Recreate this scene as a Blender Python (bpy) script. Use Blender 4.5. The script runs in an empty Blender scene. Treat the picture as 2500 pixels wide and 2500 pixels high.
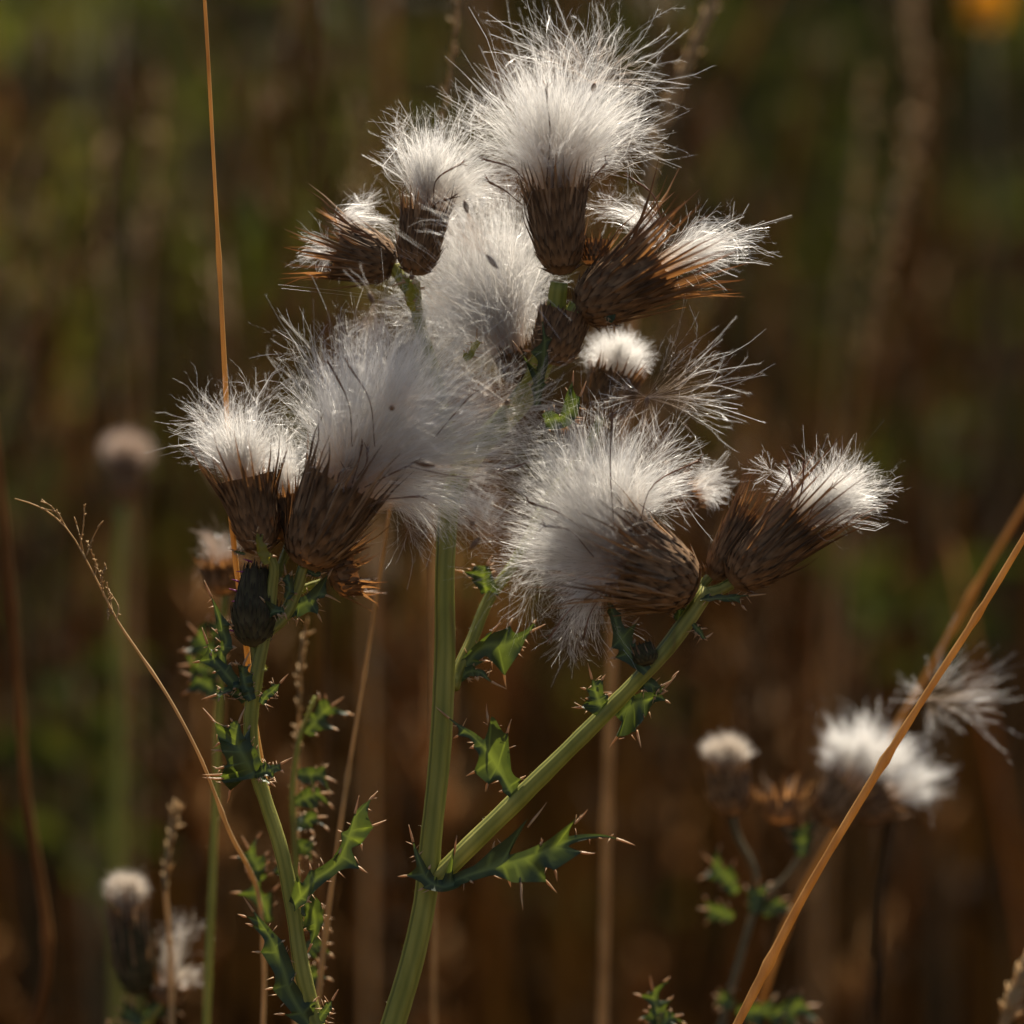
import bpy, math, random
import numpy as np
from mathutils import Vector, Matrix

random.seed(7)
rng = np.random.default_rng(7)
scene = bpy.context.scene
COL = scene.collection
A = np.array

# ---------------------------------------------------------------- camera
PITCH = math.radians(8.0)
FOCUS = 0.486                      # metres to the plane of sharp focus
LENS, SENSOR = 100.0, 36.0
KPX = (SENSOR / LENS) / 2500.0     # metres per photograph pixel and metre of distance
S = KPX * FOCUS                    # metres per photograph pixel on the plane of focus
CAM = A([0.0, 0.0, 0.78])
RI = A([1.0, 0.0, 0.0])
FW = A([0.0, math.cos(PITCH), -math.sin(PITCH)])
UP = A([0.0, math.sin(PITCH), math.cos(PITCH)])
cam_data = bpy.data.cameras.new('camera')
cam = bpy.data.objects.new('camera', cam_data)
COL.objects.link(cam)
cam.location = CAM
cam.rotation_euler = (math.pi / 2 - PITCH, 0, 0)
cam_data.lens = LENS
cam_data.sensor_width = SENSOR
cam_data.clip_start = 0.02
cam_data.clip_end = 400.0
cam_data.dof.use_dof = True
cam_data.dof.focus_distance = FOCUS
cam_data.dof.aperture_fstop = 5.6
scene.camera = cam

# ---------------------------------------------------------------- sky, sun, exposure
SUN_EL, SUN_AZ = math.radians(56), math.radians(20)
world = bpy.data.worlds.new("World")
scene.world = world
world.use_nodes = True
wn = world.node_tree
sky = wn.nodes.new('ShaderNodeTexSky')
sky.sky_type = 'NISHITA'
sky.sun_disc = False
sky.sun_elevation = SUN_EL
sky.sun_rotation = SUN_AZ
sky.ozone_density = 0.0
sky.dust_density = 3.0
wn.links.new(sky.outputs[0], wn.nodes['Background'].inputs[0])
wn.nodes['Background'].inputs[1].default_value = 0.05
sun_data = bpy.data.lights.new('sun', 'SUN')
sun_data.energy = 5.0
sun_data.angle = math.radians(0.5)
sun_data.color = (1.0, 0.90, 0.75)
sun = bpy.data.objects.new('sun', sun_data)
COL.objects.link(sun)
to_sun = Vector((math.sin(SUN_AZ) * math.cos(SUN_EL), math.cos(SUN_AZ) * math.cos(SUN_EL), math.sin(SUN_EL)))
sun.rotation_euler = to_sun.to_track_quat('Z', 'Y').to_euler()
scene.view_settings.view_transform = 'Standard'
scene.view_settings.look = 'None'
scene.view_settings.exposure = 1.3
scene.view_settings.gamma = 1.0
scene.view_settings.use_curve_mapping = False
cy = scene.cycles
cy.max_bounces = 14
cy.diffuse_bounces = 12
cy.glossy_bounces = 2
cy.transmission_bounces = 14
cy.use_denoising = True
cy.sample_clamp_indirect = 8.0
cy.caustics_reflective = False
cy.caustics_refractive = False


# ---------------------------------------------------------------- photograph pixel -> world point (d: pixels behind the focus plane)
def P(px, py, d=0.0):
    z = FOCUS + d * S
    return CAM + FW * z + RI * ((px - 1250) * KPX * z) + UP * ((1250 - py) * KPX * z)


def PP(pts):
    return A([P(*p) for p in pts])


def W(dx, dy, dz=0.0):
    return RI * (dx * S) - UP * (dy * S) + FW * (dz * S)


def unit(v):
    v = np.asarray(v, float)
    n = np.linalg.norm(v, axis=-1, keepdims=True)
    return v / np.maximum(n, 1e-12)


def spline(pts, n):
    """Smooth curve through pts (chord length parameter, finite difference tangents), n samples."""
    pts = np.asarray(pts, float)
    seg = np.maximum(np.linalg.norm(np.diff(pts, axis=0), axis=1), 1e-9)
    cum = np.concatenate([[0], np.cumsum(seg)])
    v = np.diff(pts, axis=0) / seg[:, None]
    T = np.empty_like(pts)
    T[0], T[-1] = v[0], v[-1]
    if len(pts) > 2:
        a, b = seg[:-1, None], seg[1:, None]
        T[1:-1] = (v[:-1] * b + v[1:] * a) / (a + b)
    u = np.linspace(0, cum[-1], n)
    i = np.clip(np.searchsorted(cum, u, side='right') - 1, 0, len(seg) - 1)
    h = seg[i][:, None]
    t = ((u - cum[i]) / seg[i])[:, None]
    return (2 * t ** 3 - 3 * t ** 2 + 1) * pts[i] + (t ** 3 - 2 * t ** 2 + t) * h * T[i] + (3 * t ** 2 - 2 * t ** 3) * pts[i + 1] + (t ** 3 - t ** 2) * h * T[i + 1]


# ---------------------------------------------------------------- materials
def nodes_of(name):
    m = bpy.data.materials.new(name)
    m.use_nodes = True
    t = m.node_tree
    t.nodes.clear()
    return m, t, t.nodes, t.links


def ramp(n, stops):
    r = n.new('ShaderNodeValToRGB')
    e = r.color_ramp.elements
    e[0].position, e[0].color = stops[0][0], (*stops[0][1], 1)
    e[1].position, e[1].color = stops[-1][0], (*stops[-1][1], 1)
    for p, c in stops[1:-1]:
        x = e.new(p)
        x.color = (*c, 1)
    return r


def plant_mat(name, stops, trans=0.35, tcol=(1.6, 1.4, 0.8), rough=0.5, spec=0.4, noise=300.0, attr=None, attr_col=None, rnd=0.0, bump=0.0, stretch=(1, 1, 1)):
    """Two-sided plant tissue: principled front, translucent share, colour from a noise ramp, optional attribute colour."""
    m, t, n, l = nodes_of(name)
    out = n.new('ShaderNodeOutputMaterial')
    pb = n.new('ShaderNodeBsdfPrincipled')
    tr = n.new('ShaderNodeBsdfTranslucent')
    mix = n.new('ShaderNodeMixShader')
    tc = n.new('ShaderNodeTexCoord')
    mp = n.new('ShaderNodeMapping')
    mp.inputs['Scale'].default_value = stretch
    l.new(tc.outputs['Object'], mp.inputs[0])
    nz = n.new('ShaderNodeTexNoise')
    nz.inputs['Scale'].default_value = noise
    nz.inputs['Detail'].default_value = 4
    l.new(mp.outputs[0], nz.inputs[0])
    r = ramp(n, stops)
    fac = nz.outputs[0]
    if rnd:
        oi = n.new('ShaderNodeObjectInfo')
        ma = n.new('ShaderNodeMath')
        ma.operation = 'MULTIPLY_ADD'
        l.new(oi.outputs['Random'], ma.inputs[0])
        ma.inputs[1].default_value = rnd
        l.new(fac, ma.inputs[2])
        mb = n.new('ShaderNodeMath')
        mb.operation = 'SUBTRACT'
        l.new(ma.outputs[0], mb.inputs[0])
        mb.inputs[1].default_value = rnd / 2
        fac = mb.outputs[0]
    l.new(fac, r.inputs[0])
    col = r.outputs[0]
    if attr:
        at = n.new('ShaderNodeAttribute')
        at.attribute_name = attr
        mx = n.new('ShaderNodeMixRGB')
        l.new(at.outputs['Fac'], mx.inputs[0])
        l.new(col, mx.inputs[1])
        mx.inputs[2].default_value = (*attr_col, 1)
        col = mx.outputs[0]
    l.new(col, pb.inputs['Base Color'])
    pb.inputs['Roughness'].default_value = rough
    pb.inputs['Specular IOR Level'].default_value = spec
    tm = n.new('ShaderNodeMixRGB')
    tm.blend_type = 'MULTIPLY'
    tm.inputs[0].default_value = 1
    l.new(col, tm.inputs[1])
    tm.inputs[2].default_value = (*tcol, 1)
    l.new(tm.outputs[0], tr.inputs[0])
    if bump:
        bp = n.new('ShaderNodeBump')
        bp.inputs['Strength'].default_value = bump
        bp.inputs['Distance'].default_value = 0.0003
        l.new(nz.outputs[0], bp.inputs['Height'])
        l.new(bp.outputs[0], pb.inputs['Normal'])
    mix.inputs[0].default_value = trans
    l.new(pb.outputs[0], mix.inputs[1])
    l.new(tr.outputs[0], mix.inputs[2])
    l.new(mix.outputs[0], out.inputs[0])
    return m


def hair_mat(name, root, tip, trans=0.5, gloss=0.16):
    m, t, n, l = nodes_of(name)
    out = n.new('ShaderNodeOutputMaterial')
    at = n.new('ShaderNodeAttribute')
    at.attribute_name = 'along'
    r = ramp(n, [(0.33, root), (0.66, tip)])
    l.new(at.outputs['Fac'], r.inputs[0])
    df = n.new('ShaderNodeBsdfDiffuse')
    tr = n.new('ShaderNodeBsdfTranslucent')
    gl = n.new('ShaderNodeBsdfGlossy')
    gl.inputs['Roughness'].default_value = 0.38
    gl.inputs['Color'].default_value = (0.95, 0.97, 1.0, 1)
    l.new(r.outputs[0], df.inputs[0])
    l.new(r.outputs[0], tr.inputs[0])
    rf = n.new('ShaderNodeBsdfRefraction')
    rf.inputs['Roughness'].default_value = 0.75
    rf.inputs['IOR'].default_value = 1.3
    l.new(r.outputs[0], rf.inputs[0])
    a0 = n.new('ShaderNodeMixShader')
    a0.inputs[0].default_value = trans
    l.new(df.outputs[0], a0.inputs[1])
    l.new(tr.outputs[0], a0.inputs[2])
    a = n.new('ShaderNodeMixShader')
    a.inputs[0].default_value = 0.3
    l.new(a0.outputs[0], a.inputs[1])
    l.new(rf.outputs[0], a.inputs[2])
    b = n.new('ShaderNodeMixShader')
    b.inputs[0].default_value = gloss
    l.new(a.outputs[0], b.inputs[1])
    l.new(gl.outputs[0], b.inputs[2])
    l.new(b.outputs[0], out.inputs[0])
    return m


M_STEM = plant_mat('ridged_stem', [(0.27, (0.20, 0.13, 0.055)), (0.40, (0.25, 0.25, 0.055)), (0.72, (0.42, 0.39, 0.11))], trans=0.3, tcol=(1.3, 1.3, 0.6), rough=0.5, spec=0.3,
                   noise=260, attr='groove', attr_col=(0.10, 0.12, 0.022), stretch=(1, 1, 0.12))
M_LEAF = plant_mat('thistle_leaf', [(0.3, (0.018, 0.031, 0.014)), (0.7, (0.04, 0.06, 0.024))], trans=0.28, tcol=(2.3, 2.0, 0.5), rough=0.5, spec=0.4,
                   noise=220, attr='rib', attr_col=(0.12, 0.17, 0.06), bump=0.35)
M_LEAFPALE = plant_mat('yellowing_leaf', [(0.3, (0.18, 0.2, 0.03)), (0.7, (0.33, 0.27, 0.05))], trans=0.45, tcol=(1.5, 1.4, 0.5), rough=0.45, spec=0.4, noise=300)
M_SPINE = plant_mat('spine', [(0.3, (0.42, 0.25, 0.12)), (0.7, (0.62, 0.47, 0.27))], trans=0.35, tcol=(1.2, 0.9, 0.6), rough=0.4, spec=0.5, noise=300)
M_CUP = plant_mat('involucre_brown', [(0.3, (0.13, 0.072, 0.033)), (0.7, (0.30, 0.18, 0.09))], trans=0.1, tcol=(1.6, 1.0, 0.5), rough=0.7, spec=0.2, noise=500,
                  attr='tip', attr_col=(0.03, 0.018, 0.011), bump=0.5)
M_BRACT = plant_mat('bract', [(0.15, (0.075, 0.042, 0.019)), (0.5, (0.18, 0.105, 0.05)), (0.85, (0.34, 0.21, 0.105))], trans=0.38, tcol=(1.35, 1.0, 0.6), rough=0.6, spec=0.3,
                    noise=3.0, rnd=0.6, attr='tip', attr_col=(0.12, 0.05, 0.02))
M_BRACTDARK = plant_mat('bract_grey_brown', [(0.15, (0.10, 0.06, 0.032)), (0.5, (0.24, 0.155, 0.085)), (0.85, (0.46, 0.32, 0.19))], trans=0.3, tcol=(1.5, 1.05, 0.6), rough=0.6, spec=0.25,
                        noise=3.0, rnd=0.6, attr='tip', attr_col=(0.06, 0.03, 0.015))
M_FLORET = plant_mat('withered_floret', [(0.3, (0.10, 0.05, 0.026)), (0.7, (0.26, 0.13, 0.065))], trans=0.3, tcol=(1.6, 1, .5), rough=0.6, noise=300)
M_BUD = plant_mat('green_bud', [(0.3, (0.055, 0.052, 0.022)), (0.7, (0.11, 0.095, 0.05))], trans=0.1, rough=0.85, spec=0.1, noise=400, attr='tip', attr_col=(0.03, 0.024, 0.02), bump=.4)
M_PURPLE = plant_mat('purple_floret', [(0.3, (0.3, 0.05, 0.2)), (0.7, (0.45, 0.1, 0.3))], trans=0.4, tcol=(1.2, 1, 1.1), noise=300)
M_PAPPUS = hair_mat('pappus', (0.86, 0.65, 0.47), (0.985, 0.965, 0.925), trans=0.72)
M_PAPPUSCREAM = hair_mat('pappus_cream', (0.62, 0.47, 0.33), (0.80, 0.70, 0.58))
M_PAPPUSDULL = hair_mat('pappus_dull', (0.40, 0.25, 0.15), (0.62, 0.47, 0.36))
M_ACHENE = plant_mat('achene', [(0.3, (0.09, 0.05, 0.025)), (0.7, (0.2, 0.115, 0.06))], trans=0.05, rough=0.4, spec=0.4, noise=500)
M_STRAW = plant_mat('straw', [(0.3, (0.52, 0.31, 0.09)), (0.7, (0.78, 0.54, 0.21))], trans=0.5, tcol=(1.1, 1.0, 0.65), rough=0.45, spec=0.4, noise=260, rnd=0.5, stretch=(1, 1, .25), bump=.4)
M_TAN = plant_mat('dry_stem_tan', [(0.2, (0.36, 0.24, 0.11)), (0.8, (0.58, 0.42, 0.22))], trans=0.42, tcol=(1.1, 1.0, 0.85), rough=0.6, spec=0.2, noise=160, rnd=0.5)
M_STRAWSHADE = plant_mat('shaded_straw', [(0.2, (0.04, 0.02, 0.006)), (0.8, (0.19, 0.098, 0.03))], trans=0.38, tcol=(1.15, 1.0, 0.6), rough=0.6, spec=0.15, noise=60, rnd=0.7)  # darker copy of straw: the shade of the stand behind put into the colour
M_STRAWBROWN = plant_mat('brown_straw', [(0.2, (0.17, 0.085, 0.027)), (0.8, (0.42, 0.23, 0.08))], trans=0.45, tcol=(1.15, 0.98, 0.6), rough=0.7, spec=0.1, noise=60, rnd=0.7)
M_TANSHADE = plant_mat('shaded_dry_stem', [(0.2, (0.035, 0.021, 0.009)), (0.8, (0.14, 0.088, 0.04))], trans=0.3, tcol=(1.1, 1.0, 0.85), rough=0.7, spec=0.1, noise=60, rnd=0.7)  # darker copy of the tan stem, background shade painted into its colour
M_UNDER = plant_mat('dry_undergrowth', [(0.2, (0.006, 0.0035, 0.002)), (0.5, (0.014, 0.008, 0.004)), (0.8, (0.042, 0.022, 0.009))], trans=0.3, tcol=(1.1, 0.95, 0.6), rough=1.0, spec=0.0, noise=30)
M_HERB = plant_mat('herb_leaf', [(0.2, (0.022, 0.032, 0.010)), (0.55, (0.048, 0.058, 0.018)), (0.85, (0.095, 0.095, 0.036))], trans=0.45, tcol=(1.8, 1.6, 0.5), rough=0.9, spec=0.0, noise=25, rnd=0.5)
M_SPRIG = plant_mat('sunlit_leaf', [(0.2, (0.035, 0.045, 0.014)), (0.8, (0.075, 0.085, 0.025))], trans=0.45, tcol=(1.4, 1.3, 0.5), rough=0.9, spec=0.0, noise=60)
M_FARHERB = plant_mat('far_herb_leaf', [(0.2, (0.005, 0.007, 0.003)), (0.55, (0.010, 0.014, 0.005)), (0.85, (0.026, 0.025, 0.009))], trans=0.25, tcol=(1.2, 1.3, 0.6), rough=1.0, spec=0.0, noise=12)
M_HERBSTEM = plant_mat('herb_stem', [(0.3, (0.09, 0.07, 0.035)), (0.7, (0.15, 0.12, 0.06))], trans=0.15, rough=0.6, noise=60)
M_YELLOW = plant_mat('yellow_petal', [(0.3, (0.42, 0.20, 0.012)), (0.7, (0.55, 0.29, 0.02))], trans=0.4, tcol=(1.2, 1, 0.6), noise=100)
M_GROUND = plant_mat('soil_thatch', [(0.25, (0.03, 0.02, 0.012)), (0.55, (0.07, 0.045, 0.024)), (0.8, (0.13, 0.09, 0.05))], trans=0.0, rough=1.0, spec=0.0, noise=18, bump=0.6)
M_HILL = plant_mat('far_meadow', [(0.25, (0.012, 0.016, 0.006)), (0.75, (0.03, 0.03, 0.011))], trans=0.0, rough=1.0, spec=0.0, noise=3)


# ---------------------------------------------------------------- mesh building
ORG = {}


def make_mesh(name, V, quads=None, tris=None, attrs=None, smooth=True):
    me = bpy.data.meshes.new(name)
    V = np.asarray(V, np.float32)
    me.vertices.add(len(V))
    me.vertices.foreach_set('co', V.ravel())
    loops, starts = [], []
    n0 = 0
    for f, k in ((quads, 4), (tris, 3)):
        if f is not None and len(f):
            f = np.asarray(f, np.int32).reshape(-1, k)
            loops.append(f.ravel())
            starts.append(n0 + np.arange(len(f)) * k)
            n0 += f.size
    loops = np.concatenate(loops)
    starts = np.concatenate(starts).astype(np.int32)
    me.loops.add(len(loops))
    me.loops.foreach_set('vertex_index', loops)
    me.polygons.add(len(starts))
    me.polygons.foreach_set('loop_start', starts)
    me.update(calc_edges=True)
    if smooth:
        me.polygons.foreach_set('use_smooth', np.ones(len(starts), bool))
    for k, a in (attrs or {}).items():
        at = me.attributes.new(k, 'FLOAT', 'POINT')
        at.data.foreach_set('value', np.asarray(a, np.float32))
    me.validate()
    return me


def link(name, data, loc, parent=None, mat=None):
    o = bpy.data.objects.new(name, data)
    COL.objects.link(o)
    if mat is not None and data is not None and not len(data.materials):
        data.materials.append(mat)
    loc = np.asarray(loc, float)
    if parent is not None:
        o.parent = parent
        o.location = loc - ORG[parent.name]
    else:
        o.location = loc
    ORG[o.name] = loc
    return o


def part(name, geo, mat, parent=None, origin=None, **props):
    V = np.asarray(geo['V'], float)
    if origin is None:
        origin = V[0]
    me = make_mesh(name, V - origin, geo.get('Q'), geo.get('T'), geo.get('attrs'))
    o = link(name, me, origin, parent, mat)
    for k, v in props.items():
        o[k] = v
    return o


def tag(o, label, cat, group=None):
    o['label'], o['category'] = label, cat
    if group:
        o['group'] = group
    return o


def empty(name, loc, label, cat, group=None):
    o = link(name, None, loc)
    o.empty_display_size = 0.01
    return tag(o, label, cat, group)


def merge(geos):
    V, Q, T, at, n = [], [], [], {}, 0
    keys = set(k for g in geos for k in (g.get('attrs') or {}))
    for g in geos:
        v = np.asarray(g['V'], float)
        V.append(v)
        if g.get('Q') is not None and len(g['Q']):
            Q.append(np.asarray(g['Q'], int).reshape(-1, 4) + n)
        if g.get('T') is not None and len(g['T']):
            T.append(np.asarray(g['T'], int).reshape(-1, 3) + n)
        for k in keys:
            at.setdefault(k, []).append(np.asarray((g.get('attrs') or {}).get(k, np.zeros(len(v)))))
        n += len(v)
    return {'V': np.vstack(V), 'Q': np.vstack(Q) if Q else None, 'T': np.vstack(T) if T else None, 'attrs': {k: np.concatenate(a) for k, a in at.items()}}


def frames(pts):
    t = unit(np.gradient(pts, axis=0))
    n = np.cross(t[0], FW)
    if np.linalg.norm(n) < 1e-4:
        n = np.cross(t[0], RI)
    n = unit(n)
    ns = []
    for i in range(len(pts)):
        n = unit(n - t[i] * np.dot(n, t[i]))
        ns.append(n)
    ns = A(ns)
    return t, ns, np.cross(t, ns)


def tube(pts, rad, sides=8, ridge=0.0, ridges=5, cap=True, twist=0.0):
    pts = np.asarray(pts, float)
    k = len(pts)
    rad = np.interp(np.linspace(0, 1, k), np.linspace(0, 1, len(rad)), rad) if np.ndim(rad) else np.full(k, rad)
    _, n, b = frames(pts)
    th = np.arange(sides) * 2 * math.pi / sides
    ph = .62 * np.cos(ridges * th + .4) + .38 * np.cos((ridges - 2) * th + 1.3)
    mod = 1 + ridge * ph
    V = []
    for i in range(k):
        a = th + twist * i / k
        V.append(pts[i] + (np.cos(a)[:, None] * n[i] + np.sin(a)[:, None] * b[i]) * (rad[i] * mod)[:, None])
    V = np.vstack(V)
    i, j = np.meshgrid(np.arange(k - 1), np.arange(sides), indexing='ij')
    j2 = (j + 1) % sides
    Q = np.stack([i * sides + j, i * sides + j2, (i + 1) * sides + j2, (i + 1) * sides + j], -1).reshape(-1, 4)
    T = []
    if cap:
        V = np.vstack([V, pts[:1], pts[-1:]])
        c0, c1 = k * sides, k * sides + 1
        for q in range(sides):
            T.append((c0, (q + 1) % sides, q))
            T.append((c1, (k - 1) * sides + q, (k - 1) * sides + (q + 1) % sides))
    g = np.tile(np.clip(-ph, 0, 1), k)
    if cap:
        g = np.concatenate([g, [0, 0]])
    return {'V': V, 'Q': Q, 'T': T, 'attrs': {'groove': g}}


def blade(pts, hw, nrm, fold=0.25, wave=0.0):
    """A leaf-like strip of five vertices a row: centre line, half widths, face normal, V fold and edge waviness."""
    pts = np.asarray(pts, float)
    k = len(pts)
    t = unit(np.gradient(pts, axis=0))
    nrm = np.broadcast_to(nrm, pts.shape)
    side = unit(np.cross(t, nrm))
    nn = unit(np.cross(side, t))
    hw = np.asarray(hw, float)[:, None]
    rows = []
    ph = random.uniform(0, 6)
    u = np.linspace(0, 1, k)[:, None]
    for s in (-1, -0.5, 0, 0.5, 1):
        w = wave * hw * np.sin(u * 9 + ph + s * 2) * abs(s)
        rows.append(pts + side * hw * s + nn * (hw * fold * (abs(s) ** 1.5) + w))
    V = np.stack(rows, 1).reshape(-1, 3)
    i, j = np.meshgrid(np.arange(k - 1), np.arange(4), indexing='ij')
    Q = np.stack([i * 5 + j, i * 5 + j + 1, (i + 1) * 5 + j + 1, (i + 1) * 5 + j], -1).reshape(-1, 4)
    rib = np.tile([0, 0, 1, 0, 0], k) * 0.8
    return {'V': V, 'Q': Q, 'attrs': {'rib': rib}}


def cone(a, b, r0, r1, sides=5):
    return tube(spline([a, b], 3), [r0, r0 * 0.6 + r1 * 0.4, r1], sides)


# ---------------------------------------------------------------- hair: thin tapering ribbons, many to a mesh
def ribbons(C, w0, w1):
    """C: n x K x 3 centre lines; half width from w0 at the root to w1 at the tip (metres)."""
    n, K, _ = C.shape
    t = unit(np.gradient(C, axis=1))
    r = unit(rng.normal(size=(n, 1, 3)))
    side = unit(np.cross(t, np.broadcast_to(r, t.shape)))
    w = (np.interp(np.linspace(0, 1, K), [0, .3, .55, .75, 1], [w0 * .15, w0 * .25, w0 * .55, w0, w1]))[None, :, None]
    V = np.stack([C - side * w, C + side * w], 2).reshape(-1, 3)
    base = (np.arange(n) * K * 2)[:, None]
    k = np.arange(K - 1)[None, :]
    o = base + 2 * k
    Q = np.stack([o, o + 1, o + 3, o + 2], -1).reshape(-1, 4)
    al = np.tile(np.repeat(np.linspace(0, 1, K), 2), n)
    return {'V': V, 'Q': Q, 'attrs': {'along': al}}


def barbs(C, per, length, w, lo=0.35):
    """Feathery side hairs (single slim triangles) on the outer part of each hair."""
    n, K, _ = C.shape
    u = rng.uniform(lo, 1.0, (n, per)) * (K - 1)
    i = np.minimum(u.astype(int), K - 2)
    f = (u - i)[..., None]
    idx = np.arange(n)[:, None]
    a, b = C[idx, i], C[idx, i + 1]
    p = a * (1 - f) + b * f
    t = unit(b - a)
    r = unit(rng.normal(size=p.shape))
    side = unit(np.cross(t, r))
    d = unit(t * 0.9 + side * rng.uniform(0.35, 0.9, p.shape[:2])[..., None])
    q = p + d * (length * rng.uniform(0.5, 1.3, p.shape[:2]))[..., None]
    s = unit(np.cross(d, unit(rng.normal(size=p.shape)))) * w
    V = np.stack([p - s, p + s, q], 2).reshape(-1, 3)
    T = np.arange(len(V)).reshape(-1, 3)
    al = np.repeat((u / (K - 1)).ravel(), 3)
    return {'V': V, 'T': T, 'attrs': {'along': al}}


def bez(p0, p1, p2, K, wob=0.04, exp=1.4):
    n = len(p0)
    t = np.linspace(0, 1, K)[None, :, None]
    C = (1 - t) ** 2 * p0[:, None] + 2 * t * (1 - t) * p1[:, None] + t ** 2 * p2[:, None]
    L = np.linalg.norm(p2 - p0, axis=1)[:, None, None]
    a, b = rng.normal(size=(n, 1, 3)), rng.normal(size=(n, 1, 3))
    f = rng.uniform(2.5, 7, (n, 1, 1))
    C = C + (a * (np.sin(f * t * 1.0 + 1) - .84) * t ** exp + b * np.sin(f * 2.3 * t) * t ** exp * 0.35) * L * wob
    return C


HW = 0.018e-3      # half width of one pappus hair at its root


# ---------------------------------------------------------------- bracts
def bract_variant(i):
    r = random.Random(40 + i)
    k = 8
    s = np.linspace(0, 1, k)
    out = 0.10 * s ** 2 * r.uniform(-.4, 1.5) + 0.10 * np.clip(s - .7, 0, 1) * r.uniform(-3, 4)
    sd = 0.05 * s ** 2 * r.uniform(-1.5, 1.5) + 0.10 * np.clip(s - .75, 0, 1) * r.uniform(-4, 4)
    hw = 0.055 * (0.55 + 0.45 * np.sin(math.pi * np.clip(s * 1.1 + .15, 0, 1))) * (1 - s ** 3 * .85)
    V = []
    for q in range(k):
        V += [(sd[q] - hw[q], out[q] - 0.25 * hw[q], s[q]), (sd[q], out[q] + 0.35 * hw[q], s[q]), (sd[q] + hw[q], out[q] - 0.25 * hw[q], s[q])]
    a, j = np.meshgrid(np.arange(k - 1), np.arange(2), indexing='ij')
    Q = np.stack([a * 3 + j, a * 3 + j + 1, a * 3 + j + 4, a * 3 + j + 3], -1).reshape(-1, 4)
    return make_mesh('bract', A(V), Q, None, {'tip': np.repeat(np.clip((s - .6) * 2.2, 0, .8), 3)})


BRACTS = {}
for key, mm in (('tan', M_BRACT), ('dark', M_BRACTDARK)):
    BRACTS[key] = [bract_variant(i) for i in range(9)]
    for me in BRACTS[key]:
        me.materials.append(mm)


def profile(t, rb, rm):
    t = np.asarray(t, float)
    r = np.interp(t, [0, .03, .08, .18, .32, .5, .75, 1.0], [.18, .42, .64, .85, .98, .98, .94, .97])
    lin = rb + (rm - rb) * np.clip((t - .35) / .65, 0, 1) ** 1.3
    return r * lin


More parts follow.
